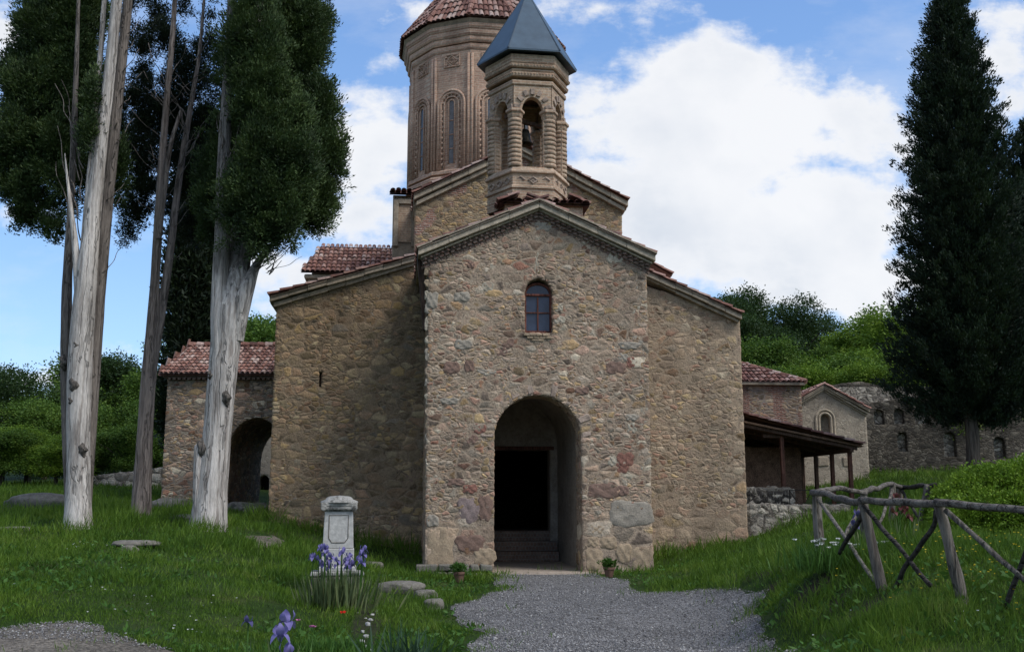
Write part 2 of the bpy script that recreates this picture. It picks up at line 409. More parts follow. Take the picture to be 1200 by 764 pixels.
MAT['iris_leaf'] = leafmat('iris leaves', [(0, (.06, .10, .035)), (.5, (.14, .18, .075)), (1, (.30, .28, .13))], .2, .7, 3)
MAT['leek'] = leafmat('leek leaves', [(0, (.018, .045, .022)), (.5, (.04, .085, .045)), (1, (.08, .13, .07))], .2, .7, 3)
MAT['herb'] = leafmat('herb leaves', [(0, (.03, .085, .012)), (1, (.08, .18, .03))], .3, 1, 3)
MAT['violet'] = leafmat('violet petals', [(0, (.13, .11, .32)), (1, (.28, .245, .52))], .3, 1, 9)
MAT['darkviolet'] = leafmat('dark violet petals', [(0, (.04, .035, .12)), (1, (.12, .11, .26))], .3, 1, 9)
MAT['maroon'] = leafmat('maroon petals', [(0, (.06, .012, .018)), (1, (.17, .05, .045))], .2, 1, 9)
MAT['poppy'] = leafmat('poppy petals', [(0, (.6, .015, .01)), (1, (.8, .03, .015))], .3, 1, 9)
MAT['pink'] = leafmat('pink petals', [(0, (.45, .12, .30)), (1, (.6, .2, .42))], .3, 1, 9)
MAT['whitepetal'] = leafmat('white petals', [(0, (.55, .57, .52)), (1, (.8, .8, .76))], .2, 1, 9)
MAT['yellow'] = leafmat('yellow petals', [(0, (.55, .40, .02)), (1, (.75, .60, .05))], .2, 1, 9)

MAT['fence'] = barkmat('weathered post', (.205, .185, .155), (.075, .062, .052), .8); MAT['fenceh'] = barkmat('weathered rail', (.19, .17, .145), (.07, .058, .05), .8, 0); MAT['fenced'] = barkmat('dark brace bark', (.07, .062, .055), (.03, .027, .024), .5, 0)
# ------------------------------------------------------------------ terrain
CP = []
def cp(px, py, Y): p = at(px, py, Y); CP.append((p.x, p.y, p.z))
for p in [(0, 9, 0), (-1.2, 12, 0), (1.5, 12, 0), (3.0, 11.6, 0.0), (3.0, 13.2, 0.0), (-1, 15, 0), (1, 15, 0), (3.3, 14.8, .02), (.6, 18, 0), (-.8, 18, .02), (.6, 21, 0), (2.6, 19, .02),
          (-.8, 23.4, 0), (2.2, 23.6, 0), (-2.4, 23.5, .0), (3.6, 24, .08), (0, 2, -.05), (0, -20, -.3), (-20, -20, -.1), (20, -20, .3), (-4, 2, 0), (6, 4, .4), (-9, 4, .1), (.3, 30, -.15), (.3, 26.5, -.12), (.1, 28, -.15), (-1.3, 20.5, .03),
          (0, 40, 1.0), (-60, -20, 0), (60, -20, 1)]: CP.append(p)
cp(497, 648, 27.3); cp(400, 628, 27); cp(320, 612, 26.6)
cp(88, 619, 22); cp(165, 606, 24); cp(243, 620, 22.5); cp(155, 640, 19.5); cp(310, 640, 21.5); cp(0, 605, 26)
cp(0, 740, 10.8); cp(100, 745, 10.6); cp(60, 690, 13.4); cp(250, 690, 14.6); cp(200, 660, 17); cp(30, 640, 19); cp(393, 703, 16.6); cp(330, 745, 12.6); cp(460, 690, 18.5)
cp(193, 592, 33); cp(290, 602, 33); cp(40, 585, 33); cp(20, 572, 45); cp(130, 568, 42); cp(-150, 575, 40)
cp(872, 636, 27.8); cp(790, 652, 27.2)
cp(962, 655, 15.4); cp(1034, 691, 11.3); cp(1130, 706, 10.2); cp(1230, 735, 9.3); cp(1010, 640, 16.5); cp(1195, 640, 15.5); cp(1100, 625, 17.5); cp(1060, 612, 20); cp(1048, 615, 19.5)
cp(930, 625, 24); cp(905, 612, 29.5); cp(900, 665, 18.5); cp(935, 690, 13.2)
cp(1000, 583, 35); cp(1017, 562, 41); cp(1050, 553, 46); cp(1190, 545, 46); cp(1320, 545, 46); cp(960, 575, 40); cp(1190, 575, 30); cp(1120, 590, 26); cp(1300, 600, 22)
for p in [(-60, 60, 3.2), (-30, 75, 4.2), (-14, 95, 9), (3, 110, 12), (-90, 110, 6), (-50, 130, 9), (22, 62, 7), (40, 62, 8), (28, 82, 9), (55, 85, 11), (25, 120, 12), (60, 130, 15), (110, 60, 12), (0, 160, 22), (-10, 60, 3)]: CP.append(p)
CP = np.array(CP, float)
_d = np.linalg.norm(CP[:, None, :2]-CP[None, :, :2], axis=2); _K = -np.sqrt(_d**2+.5**2)
_n = len(CP)
_A = np.zeros((_n+1, _n+1)); _A[:_n, :_n] = _K-np.eye(_n)*.02; _A[:_n, _n] = 1; _A[_n, :_n] = 1
_W = np.linalg.solve(_A, np.concatenate([CP[:, 2], [0]]))
def height(x, y, rough=True):
    x = np.atleast_1d(np.asarray(x, float)); y = np.atleast_1d(np.asarray(y, float))
    sh = x.shape; x = x.ravel(); y = y.ravel(); z = np.empty_like(x)
    for i in range(0, len(x), 20000):
        d2 = (x[i:i+20000, None]-CP[None, :, 0])**2+(y[i:i+20000, None]-CP[None, :, 1])**2
        z[i:i+20000] = -np.sqrt(d2+.25) @ _W[:_n]+_W[_n]
    r = np.hypot(x, y-40); k = np.clip((r-130)/170, 0, 1); k = k*k*(3-2*k)
    z = z*(1-k)+12*k
    z = np.clip(z, -3, 40)
    return z.reshape(sh)
def hz(x, y): return float(height([x], [y])[0])
def ground(px, py):
    """where the ray through this pixel meets the ground"""
    r = ray(px, py); s = 3.0
    for _ in range(4000):
        p = Vector((0, 0, CAMZ))+r*s
        if p.z <= hz(p.x, p.y): break
        s += .05
    return p

def inpoly(x, y, poly):
    x = np.asarray(x); y = np.asarray(y); c = np.zeros(x.shape, bool); n = len(poly); j = n-1
    for i in range(n):
        xi, yi = poly[i]; xj, yj = poly[j]
        m = ((yi > y) != (yj > y)) & (x < (xj-xi)*(y-yi)/((yj-yi) or 1e-9)+xi); c ^= m; j = i
    return c
def polydist(P, poly, closed=True):
    """distance and nearest point from points P (n,2) to polyline"""
    P = np.asarray(P, float); best = np.full(len(P), 1e9); near = P.copy(); n = len(poly)
    for i in range(n if closed else n-1):
        a = np.array(poly[i], float); b = np.array(poly[(i+1) % n], float); ab = b-a
        t = np.clip(((P-a) @ ab)/(ab @ ab+1e-12), 0, 1); q = a+t[:, None]*ab
        d = np.linalg.norm(P-q, axis=1); m = d < best; best[m] = d[m]; near[m] = q[m]
    return best, near

def wob2(poly, amp, step=.12, seed=0):
    out = []
    n = len(poly)
    for i in range(n):
        a = np.array(poly[i]); b = np.array(poly[(i+1) % n]); k = max(1, int(np.linalg.norm(b-a)/step))
        for j in range(k): out.append(a+(b-a)*j/k)
    out = np.array(out); nx = fbm(out, 1.6, 4, seed)-.5; ny = fbm(out, 1.6, 4, seed+5)-.5
    return [(p[0]+amp*2*a, p[1]+amp*2*b) for p, a, b in zip(out, nx, ny)]
def gpoly(pts): return [tuple(ground(px, py)[:2]) for px, py in pts]
path_poly = gpoly([(590, 671), (692, 671), (704, 677), (735, 681), (745, 692), (800, 694), (868, 690), (888, 692), (905, 690), (895, 705), (884, 717), (900, 735), (938, 768), (985, 830), (1000, 990), (480, 990), (500, 850), (545, 768), (566, 742), (540, 728), (530, 712), (556, 704), (588, 692), (578, 682)])
patch_poly = gpoly([(-120, 752), (-30, 742), (30, 734), (92, 731), (125, 742), (205, 763), (250, 800), (200, 900), (-200, 900)])
dirt_poly = gpoly([(285, 628), (320, 627), (335, 634), (325, 641), (300, 641)])
worn_poly = gpoly([(860, 668), (915, 662), (922, 668), (880, 680), (850, 684)])
path_w = wob2(path_poly, .16, .12, 3); patch_w = wob2(patch_poly, .25, .12, 9); dirt_w = wob2(dirt_poly, .16, .1, 21); worn_w = wob2(worn_poly, .3, .1, 31)

def axis(core0, core1, step, lo, hi, grow=1.22):
    a = list(np.arange(core0, core1+1e-6, step)); s = step
    up = [a[-1]]
    while up[-1] < hi: s *= grow; up.append(up[-1]+s)
    s = step; dn = [a[0]]
    while dn[-1] > lo: s *= grow; dn.append(dn[-1]-s)
    return np.array(dn[:0:-1]+a+up[1:])
gx = axis(-14, 16, .2, -900, 900); gy = axis(9, 44, .2, -300, 1500)
GX, GY = np.meshgrid(gx, gy); GZ = height(GX, GY)
nearm = np.exp(-((GX/22)**2+((GY-20)/25)**2))
P2 = np.stack([GX, GY], -1)
onpath = inpoly(GX, GY, path_w) | inpoly(GX, GY, patch_w)
GZ = GZ+np.where(onpath, 0, (fbm(P2, .7, 4, 2)-.5)*.10*nearm)
V = np.stack([GX, GY, GZ], -1).reshape(-1, 3); ny_, nx_ = GX.shape
idx = np.arange(ny_*nx_).reshape(ny_, nx_)
Q = np.stack([idx[:-1, :-1], idx[:-1, 1:], idx[1:, 1:], idx[1:, :-1]], -1).reshape(-1, 4)
t = NT('ground soil and turf'); oc = t.obj()
c = t.ramp(t.noise(oc, .9, 5, .65), [(.3, (.016, .032, .008)), (.5, (.030, .055, .012)), (.62, (.045, .062, .018)), (.75, (.065, .058, .032))])
c = t.mulcol(c, t.val(t.noise(oc, 18, 5, .7), .55, 1.4, .25, .75))
soil = t.n('Attribute', attribute_name='soil').outputs['Fac']
so = t.mulcol(t.ramp(t.noise(oc, 7, 5, .7), [(.3, (.014, .011, .009)), (.7, (.05, .04, .031))]), 1)
c = t.mix(soil, c, so)
m_ground = t.finish(c, .95, t.noise(oc, 9, 6, .7), .9, .06, spec=.1)
go = fast('ground', V, Q, m_ground, smooth=True); tag(go, kind='structure')
soil_spots = [(ground(907, 690), .17), (ground(953, 693), .26), (ground(985, 706), .22), (ground(1015, 716), .2)]
sv = np.zeros(len(V))
for p, r in soil_spots: sv = np.maximum(sv, np.clip(1.6-np.hypot(V[:, 0]-p.x, V[:, 1]-p.y)/r, 0, 1))
sv = np.maximum(sv, inpoly(V[:, 0], V[:, 1], worn_w)*.8)
bed_poly = gpoly([(416, 708), (442, 708), (446, 735), (440, 780), (406, 780), (412, 735)])
sv = np.maximum(sv, inpoly(V[:, 0], V[:, 1], bed_poly)*.7)
a_ = go.data.attributes.new('soil', 'FLOAT', 'POINT'); a_.data.foreach_set('value', sv.astype(np.float32))

def gravelmat(name, tone, tint=(1, 1, 1)):
    t = NT(name); oc = t.obj()
    v = t.n('TexVoronoi', {'Vector': oc, 'Scale': 42.0})
    r = t.n('SeparateColor', {0: v.outputs['Color']}).outputs[0]
    c = t.ramp(r, [(0, (.10*tone*tint[0], .095*tone*tint[1], .09*tone*tint[2])), (.5, (.20*tone*tint[0], .195*tone*tint[1], .19*tone*tint[2])), (1, (.34*tone*tint[0], .33*tone*tint[1], .32*tone*tint[2]))])
    c = t.mulcol(c, t.val(t.noise(oc, 1.3, 5, .65), .72, 1.15, .3, .7))
    c = t.mix(t.mr(t.noise(oc, 2.1, 5, .7), .57, .70, 0, .55), c, (.085, .08, .06))
    h = t.math('SUBTRACT', 1, v.outputs['Distance'])
    return t.finish(c, .9, h, 1.0, .02, spec=.2)
MAT['gravel'] = gravelmat('gravel', .86); MAT['gravel2'] = gravelmat('dusty gravel', .66, (1.12, 1.0, .82))
t = NT('pebbles'); r = t.n('NewGeometry').outputs['Random Per Island']
MAT['pebble'] = t.finish(t.ramp(r, [(0, (.075, .07, .068)), (.5, (.17, .165, .16)), (.85, (.26, .25, .24)), (1, (.42, .41, .39))]), .85, spec=.2)

def sheet(name, poly, lift, mat, h=.14):
    P = np.array(poly); x0, y0 = P.min(0); x1, y1 = P.max(0)
    xs = np.arange(x0-h, x1+2*h, h); ys = np.arange(max(y0, 6)-h, y1+2*h, h)
    X, Y = np.meshgrid(xs, ys); cx, cy = (X[:-1, :-1]+h/2), (Y[:-1, :-1]+h/2)
    keep = inpoly(cx, cy, poly)
    I = np.arange(X.size).reshape(X.shape)
    Qd = np.stack([I[:-1, :-1], I[:-1, 1:], I[1:, 1:], I[1:, :-1]], -1)[keep]
    used = np.unique(Qd); remap = -np.ones(X.size, int); remap[used] = np.arange(len(used))
    Vx = np.stack([X.ravel()[used], Y.ravel()[used]], -1)
    # pull the rim onto the outline
    E = np.concatenate([Qd[:, [0, 1]], Qd[:, [1, 2]], Qd[:, [2, 3]], Qd[:, [3, 0]]]); Es = np.sort(E, 1)
    u, cn = np.unique(Es, axis=0, return_counts=True); rim = remap[np.unique(u[cn == 1])]
    d, nr = polydist(Vx[rim], poly); ok = (d < h*1.5) & (nr[:, 1] > 6); Vx[rim[ok]] = nr[ok]
    z = height(Vx[:, 0], Vx[:, 1])+lift; z[rim] -= lift*.8
    o = fast(name, np.column_stack([Vx, z]), remap[Qd], mat, smooth=True)
    return tag(o, kind='structure')
sheet('gravel_path', path_w, .022, MAT['gravel'])
sheet('gravel_path', patch_w, .022, MAT['gravel2'])
sheet('gravel_path', dirt_w, .03, MAT['gravel2'])

def octa(N, C, R):
    """N little stones as jittered octahedra"""
    base = np.array([(1, 0, 0), (0, 1, 0), (-1, 0, 0), (0, -1, 0), (0, 0, 1), (0, 0, -1)], float)
    f = np.array([(0, 1, 4), (1, 2, 4), (2, 3, 4), (3, 0, 4), (1, 0, 5), (2, 1, 5), (3, 2, 5), (0, 3, 5)])
    a = rng.uniform(0, 2*PI, N); ca, sa = np.cos(a), np.sin(a)
    B = base[None]*(R[:, None, None]*rng.uniform(.6, 1.25, (N, 6, 1)))*np.array([1, 1, .7])
    X = B[..., 0]*ca[:, None]-B[..., 1]*sa[:, None]; Y = B[..., 0]*sa[:, None]+B[..., 1]*ca[:, None]
    Vv = np.stack([X, Y, B[..., 2]], -1)+C[:, None]
    Ff = (f[None]+np.arange(N)[:, None, None]*6)
    return Vv.reshape(-1, 3), Ff.reshape(-1, 3)
def scatter(poly, N, y0=10.2):
    P = np.array(poly); out = []
    x0, x1 = P[:, 0].min(), P[:, 0].max(); y1 = P[:, 1].max(); y0 = max(P[:, 1].min(), y0)
    x = rng.uniform(x0, x1, N*3); y = 1/rng.uniform(1/y1, 1/y0, N*3)
    m = inpoly(x, y, poly) & (np.abs(x) < y*.56+.5)
    return x[m][:N], y[m][:N]
xs, ys = scatter(path_w, 64000)
x2, y2 = scatter(patch_w, 2200); xs = np.concatenate([xs, x2]); ys = np.concatenate([ys, y2])
# stray stones on the verge
R_ = rng.lognormal(-4.9, .42, len(xs))
v_, f_ = octa(len(xs), np.column_stack([xs, ys, height(xs, ys)+.024+R_*.2]), R_)
tag(fast('gravel', v_, f_, MAT['pebble']), 'loose grey gravel scattered over the path to the church door', 'gravel', kind='stuff')

# ------------------------------------------------------------------ wall panels (dense, so displacement gives real relief)
def arch_poly(u0, u1, zb, zs, n=24, rise=None):
    """round-headed opening, counter-clockwise seen from the front"""
    r = (u1-u0)/2; c = (u0+u1)/2; rise = rise or r
    P = [(u0, zb), (u1, zb)]
    for i in range(n+1):
        a = PI*i/n; P.append((c+r*math.cos(a), zs+rise*math.sin(a)))
    return P
def panel(name, outline, D, mat, parent, holes=(), h=.035, T=.6, Th=None, seg=None):
    Th = Th or [T]*len(holes)
    o = np.array(outline, float); u0, z0 = o.min(0); u1, z1 = o.max(0)
    us = np.arange(u0-h, u1+2*h, h); zs = np.arange(z0-h, z1+2*h, h)
    U, Z = np.meshgrid(us, zs); cu, cz = U[:-1, :-1]+h/2, Z[:-1, :-1]+h/2
    keep = inpoly(cu, cz, outline)
    for hp in holes: keep &= ~inpoly(cu, cz, hp)
    I = np.arange(U.size).reshape(U.shape)
    Qd = np.stack([I[:-1, :-1], I[:-1, 1:], I[1:, 1:], I[1:, :-1]], -1)[keep]
    used = np.unique(Qd); remap = -np.ones(U.size, int); remap[used] = np.arange(len(used)); Qd = remap[Qd]
    P = np.stack([U.ravel()[used], Z.ravel()[used]], -1)
    E = np.concatenate([Qd[:, [0, 1]], Qd[:, [1, 2]], Qd[:, [2, 3]], Qd[:, [3, 0]]]); Es = np.sort(E, 1)
    _, inv, cn = np.unique(Es, axis=0, return_inverse=True, return_counts=True)
    B = E[cn[inv.ravel()] == 1]; rim = np.unique(B)
    loops = [outline]+list(holes)
    dd = np.stack([polydist(P[rim], L)[0] for L in loops]); which = dd.argmin(0)
    lid = np.zeros(len(P), int); lid[rim] = which
    for k, L in enumerate(loops):
        r_ = rim[which == k]
        if len(r_): P[r_] = polydist(P[r_], L)[1]
        for c_ in (L if len(L) < 9 else L[:2]):
            if len(r_):
                j = r_[np.argmin(np.hypot(P[r_, 0]-c_[0], P[r_, 1]-c_[1]))]; P[j] = c_
    V = np.column_stack([P[:, 0], np.full(len(P), D), P[:, 1]])
    VV = [V]; FF = [Qd]; n0 = len(V)
    for k in range(len(loops)):
        t_ = T if k == 0 else Th[k-1]
        b = B[lid[B[:, 0]] == k]
        if not len(b) or t_ <= 0: continue
        ids = np.unique(b); mp = -np.ones(len(V), int); mp[ids] = np.arange(len(ids))
        ns = seg or max(1, min(10, int(t_/(h*1.6)))); prev = ids.copy()
        for s_ in range(1, ns+1):
            L = V[ids].copy(); L[:, 1] = D+t_*s_/ns; VV.append(L); cur = n0+np.arange(len(ids)); n0 += len(ids)
            a, c_ = mp[b[:, 0]], mp[b[:, 1]]
            FF.append(np.stack([prev[c_], prev[a], cur[a], cur[c_]], -1)); prev = cur
    return fast(name, np.concatenate(VV), np.concatenate(FF), mat, parent, smooth=True)

# ------------------------------------------------------------------ barrel tile roofs
def tiles(name, P0, U, Vv, W, L, mat, parent, pitch=.19, exp=.34, clip=None, taper=None, base=True):
    """rows of half-round tiles laid on the plane P0 + u*U + v*Vv (v runs up the slope)"""
    P0, U, Vv = Vector(P0), Vector(U).normalized(), Vector(Vv).normalized(); Nn = U.cross(Vv).normalized()
    if Nn.z < 0: Nn = -Nn
    VV = []; FF = []; n = 0; k = 5
    nu = int(W/pitch); nv = int(L/exp)+1
    for j in range(nv):
        for i in range(nu+1):
            u = (i+.5)*pitch*W/((nu+1)*pitch); v = j*exp-.03+random.uniform(-.02, .02)
            if clip and not clip(u, max(v, 0)+.05): continue
            r = pitch*.46*random.uniform(.92, 1.06); ang = random.uniform(-.05, .05); dz = random.uniform(-.008, .008)
            l = exp+.06
            for e in (0, 1):
                rr = r*(1 if e == 0 else .86)
                for q in range(k+1):
                    a = PI*q/k
                    p = P0+U*(u+rr*math.cos(a)+ang*e*l)+Vv*(v+l*e)+Nn*(rr*math.sin(a)*.85+dz+.035*(1-e))
                    VV.append(p)
            for q in range(k): FF.append((n+q, n+q+1, n+k+1+q+1, n+k+1+q))
            n += 2*(k+1)
    mb = MB(); mb.v = VV; mb.f = FF
    if base:
        if clip is None: c4 = [(0, -.02), (W, -.02), (W, L), (0, L)]
        else: c4 = base if isinstance(base, list) else [(0, 0), (W, 0), (W/2, L)]
        for off in (.012, -.05):
            m0 = len(mb.v); mb.v += [P0+U*a+Vv*b+Nn*off for a, b in c4]; mb.f.append(tuple(range(m0, m0+len(c4))))
    me = bpy.data.meshes.new(name); me.from_pydata([tuple(v) for v in mb.v], [], mb.f); me.materials.append(mat)
    o = bpy.data.objects.new(name, me); COL.objects.link(o); o.parent = parent
    return o

def stripe(mb, pts, y0, y1, t, step=.35, jit=.012, drop=0):
    """a worn moulding following an open (u,z) line, thickness t downward, between depths y0 (front) and y1"""
    for (a, b) in zip(pts[:-1], pts[1:]):
        a = Vector(a); b = Vector(b); n = max(1, int((b-a).length/step))
        for i in range(n):
            g = .0012
            p = a.lerp(b, i/n+g/2); q = a.lerp(b, (i+1)/n-g/2); j0 = random.uniform(-jit, jit); f = random.uniform(-jit, jit)
            mb.prism([(p.x, p.y-t+j0), (q.x, q.y-t+j0), (q.x, q.y+j0), (p.x, p.y+j0)], y0+f, y1)

# ------------------------------------------------------------------ church
CH = empty('church', (O.x, O.y, 0), YAW, 'stone church with brick drum, open belfry and arched west porch', 'church')
uL, uR = lu(499, 640, 0), lu(764, 640, 0)
# porch -------------------------------------------------
zeL, zeR, zap = lz(495, 300, 0), lz(760, 303, 0), lz(631, 246, 0)
zeave = (zeL+zeR)/2; uC = lu(632, 240, 0)
du0, du1 = lu(578, 600, 0), lu(683, 600, 0); dtop = lz(630, 462, 0); dspr = dtop-(du1-du0)/2*.98
wu0, wu1 = lu(614, 360, 0), lu(648.5, 360, 0); wb = lz(631, 391, 0); wtop = lz(631, 326, 0); wspr = wtop-(wu1-wu0)/2
PD = 3.6
door_hole = arch_poly(du0, du1, -.4, dspr, 28, dtop-dspr); win_hole = arch_poly(wu0, wu1, wb, wspr, 20)
panel('porch_wall', [(uL, -.4), (uR, -.4), (uR, zeave), (uC, zap), (uL, zeave)], 0, MAT['porch'], CH, [door_hole, win_hole], h=.032, T=PD, Th=[.75, .32], seg=14)
# gable mouldings
ceL, ceR, cap = loc(490, 292, -.25), loc(768, 297, -.25), loc(632, 235, -.25)
ze = (ceL[1]+ceR[1])/2; ceL = (ceL[0], ze); ceR = (ceR[0], ze)
line = [ceL, cap, ceR]
def shift(l, dz, du=0): return [(p[0]+(du if i == 0 else -du if i == len(l)-1 else 0), p[1]+dz) for i, p in enumerate(l)]
mb = MB(); stripe(mb, line, -.27, .1, .17, .7, .008); stripe(mb, shift(line, -.17, .06), -.17, .1, .05, .6, .006)
pc = mb.build('porch_cornice', MAT['corn'], CH, bevel=.012)
mb = MB()
for k, (off, y) in enumerate(((-.22, -.12), (-.30, -.06), (-.38, -.02))):
    l = shift(line, off, .09)
    for a, b in zip(l[:-1], l[1:]):
        a, b = Vector(a), Vector(b); L = (b-a).length; n = int(L/.145); ang = math.atan2(b.y-a.y, b.x-a.x)
        for i in range(n):
            p = a.lerp(b, (i+.5)/n)
            M = Matrix.Rotation(-ang, 3, 'Y') @ Matrix.Rotation(PI/4 if k != 1 else .05, 3, 'Z')
            mb.box((p.x, y+.05, p.y-.035), (.10, .12 if k != 1 else .15, .062), M, .006)
stripe(mb, shift(line, -.225, .16), -.025, .04, .20, .8, .004)
mb.build('brick_frieze', MAT['brickdark'], CH)
# roof of the porch: two tiled slopes, verge tiles on the cornice
RD = 6.4
for s, e in ((-1, ceL), (1, ceR)):
    up = Vector((cap[0]-e[0], 0, cap[1]-e[1])); L = up.length
    P0 = Vector((e[0], -.31, e[1]+.01))+Vector((0, 0, 0))
    tiles('porch_roof', P0 if s < 0 else P0, (0, 1, 0), up, RD, L, MAT['tile'], CH)
mb = MB()
stripe(mb, shift(line, .045, -.03), -.315, -.1, .04, .36, .012)
mb.build('verge_tiles', MAT['cornd'], CH)
# side eaves of the porch
mb = MB()
for s, e, uw in ((-1, ceL, uL), (1, ceR, uR)):
    mb = MB(); w = abs(e[0]-uw); c = (e[0]+uw)/2
    mb.box((c, PD/2+.02, ze-.075), (w, PD-.2, .11)); mb.box((c-s*w*.2, PD/2+.02, ze-.17), (w*.55, PD-.2, .08))
    mb.build('eave_moulding', MAT['cornd'], CH, bevel=.01)
# shade strip in the corner by the porch
# voussoirs round the door
mb = MB(); n = 19; rr = (du1-du0)/2; cu = (du0+du1)/2
for i in range(n):
    a = PI*(i+.5)/n; ln = random.uniform(.14, .32); w = PI*rr/n*random.uniform(.62, 1.0)
    M = Matrix.Rotation(-(a-PI/2), 3, 'Y')
    r0 = rr+ln/2+.02
    mb.box((cu+r0*math.cos(a), .045+random.uniform(-.012, .008), dspr+r0*math.sin(a)*.985), (w, .12, ln), M, .032)
mb.build('door_arch', MAT['arch'], CH, bevel=.015)
# window in the gable: frame, panes, brick sill and pale plaster patch
wf = empty('window'); wf.parent = CH; wf.location = (0, 0, 0)
mb = MB(); wc = (wu0+wu1)/2; fr = (wu1-wu0)/2-.015; y = .17; fw = .055
zt = wspr-.03
mb.box((wc-fr+fw/2, y, (wb+zt)/2+.03), (fw, .07, zt-wb)); mb.box((wc+fr-fw/2, y, (wb+zt)/2+.03), (fw, .07, zt-wb))
mb.box((wc, y, wb+.06), (2*fr, .08, .06)); mb.box((wc, y, zt), (2*fr-.004, .076, .05))
mb.box((wc, y+.01, (wb+zt)/2), (.03, .045, zt-wb-.1)); mb.box((wc, y+.012, (wb+zt)/2+.05), (2*fr-.06, .04, .028))
pts = [(wc+(fr-.03)*math.cos(PI*i/14), y, zt+.02+(fr-.06)*.92*math.sin(PI*i/14)) for i in range(15)]
mb.tube(pts, .034, 6)
mb.build('frame', MAT['frame'], wf, bevel=.006)
mb = MB(); mb.prism(arch_poly(wc-fr+.02, wc+fr-.02, wb+.06, zt, 14, fr*.86), y+.025, y+.04); mb.build('pane', MAT['glass'], wf)
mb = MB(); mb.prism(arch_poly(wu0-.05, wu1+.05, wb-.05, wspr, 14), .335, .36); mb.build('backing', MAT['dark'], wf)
mb = MB()
for r_ in range(3):
    w = (.74, .62, .44)[r_]
    for i in range(int(w/.15)): mb.box((wc-w/2+.075+i*.15+.02*r_, -.012+.012*r_, wb-.035-r_*.062), (.138, .12, .05), None, .006)
mb.build('sill', MAT['ochre_stone'], wf, bevel=.006)
mb = MB()
for r_ in range(7):
    for i in range(3):
        mb.box((wc-.19+i*.165+random.uniform(-.02, .02)+.05*(r_ % 2), .005, wb-.50-r_*.068), (.15*random.uniform(.75, 1.05), .06, .045), None, .006)
mb.build('brick_patch', MAT['brick'], CH, bevel=.006)
# named stones that stand out in the front
def boulder(px, py, wpx, hpx, D, mat, parent, name='facing_stone', dep=.072, sq=.5):
    u, z = loc(px, py, D); sc = (lu(px+50, py, D)-lu(px-50, py, D))/100
    a, b = wpx*sc/2, hpx*sc/2; n1, n2 = 26, 9
    V = []; Fc = []
    ph = random.uniform(0, 9); 
    for i in range(n2):
        t_ = i/(n2-1); k = math.sin(t_*PI/2)**.6 if i else 0; yy = -dep*(math.cos(t_*PI/2))**.28
        for j in range(n1):
            an = 2*PI*j/n1; ca, sa = math.cos(an), math.sin(an)
            ra = 1/((abs(ca)**(2/sq)+abs(sa)**(2/sq))**(sq/2))*(1+.06*math.sin(3*an+ph)+.05*math.sin(5*an+2*ph)+.03*math.sin(9*an+ph*3))
            V.append((u+a*k*ca*ra, D+.03+yy+.012*math.sin(7*ca*k+ph)*math.cos(5*sa*k+ph), z+b*k*sa*ra))
    for i in range(n2-1):
        for j in range(n1):
            j2 = (j+1) % n1; Fc.append((i*n1+j, (i+1)*n1+j, (i+1)*n1+j2, i*n1+j2))
    m = MB(); m.add(V, Fc); return m.build(name, mat, parent, smooth=True)
G = MAT
for (x, y_, w, h_, m) in [(733, 538, 20, 17, 'red_stone'), (708, 575, 38, 18, 'brown_stone'), (739, 602, 52, 30, 'grey_stone'), (549, 598, 26, 30, 'purple_stone'), (569, 595, 17, 30, 'brown_stone'),
                          (551, 636, 34, 20, 'brown_stone'), (516, 642, 32, 46, 'ochre_stone'), (568, 652, 26, 20, 'ochre_stone'), (752, 655, 27, 28, 'ochre_stone'), (696, 655, 20, 26, 'ochre_stone'),
                          (713, 636, 20, 14, 'ochre_stone'), (695, 635, 14, 12, 'ochre_stone'), (700, 620, 18, 11, 'ochre_stone'), (731, 648, 18, 22, 'ochre_stone'),
                          (542, 348, 20, 12, 'grey_stone'), (553, 384, 15, 7, 'ochre_stone'), (551, 573, 18, 11, 'red_stone'), (507, 352, 14, 20, 'grey_stone'),
                          (529, 431, 20, 15, 'brown_stone'), (550, 429, 12, 15, 'brown_stone'), (682, 458, 17, 9, 'brown_stone'), (722, 431, 24, 15, 'brown_stone'), (543, 404, 22, 12, 'grey_stone'), (527, 470, 22, 8, 'grey_stone'),
                          (741, 489, 16, 8, 'grey_stone'), (552, 311, 9, 9, 'brown_stone'), (738, 405, 26, 9, 'grey_stone'), (507, 610, 15, 14, 'grey_stone'), (535, 565, 22, 9, 'brown_stone'), (730, 575, 14, 12, 'brown_stone')]:
    boulder(x, y_, w, h_, 0, G[m], CH)
qr = random.Random(4)
for side in (-1, 1):
    y_ = 312.0; i = 0
    while y_ < 600:
        hh = qr.uniform(10, 19); ww = qr.choice((14, 20, 26)) if i % 2 else qr.choice((10, 13))
        xe = 499.5-(640-y_)*.006 if side < 0 else 763.5-(640-y_)*.020
        boulder(xe-side*(ww/2-.3), y_+hh/2, ww, hh-1.5, 0, G[qr.choice(('grey_stone', 'pale_stone', 'pale_stone', 'ochre_stone', 'tan_stone'))], CH, dep=.045, sq=.42); y_ += hh+qr.uniform(0, 5); i += 1
for _ in range(34):
    x_, y_ = qr.uniform(515, 750), qr.uniform(262, 620)
    if (565 < x_ < 697 and y_ > 440) or (600 < x_ < 662 and 300 < y_ < 400) or y_ < 236+abs(x_-632)*.44+26: continue
    boulder(x_, y_, qr.uniform(12, 24), qr.uniform(7, 13), 0, G[qr.choice(('grey_stone', 'pale_stone', 'brown_stone', 'red_stone', 'tan_stone', 'ochre_stone'))], CH, dep=.06, sq=.6)
boulder(629, 309, 7, 30, 0, G['pale_stone'], CH, name='plaster_strip', dep=.05, sq=.4)
boulder(655, 361, 11, 9, 0, G['pale_stone'], CH, dep=.06); boulder(656, 375, 14, 10, 0, G['pale_stone'], CH, dep=.06)
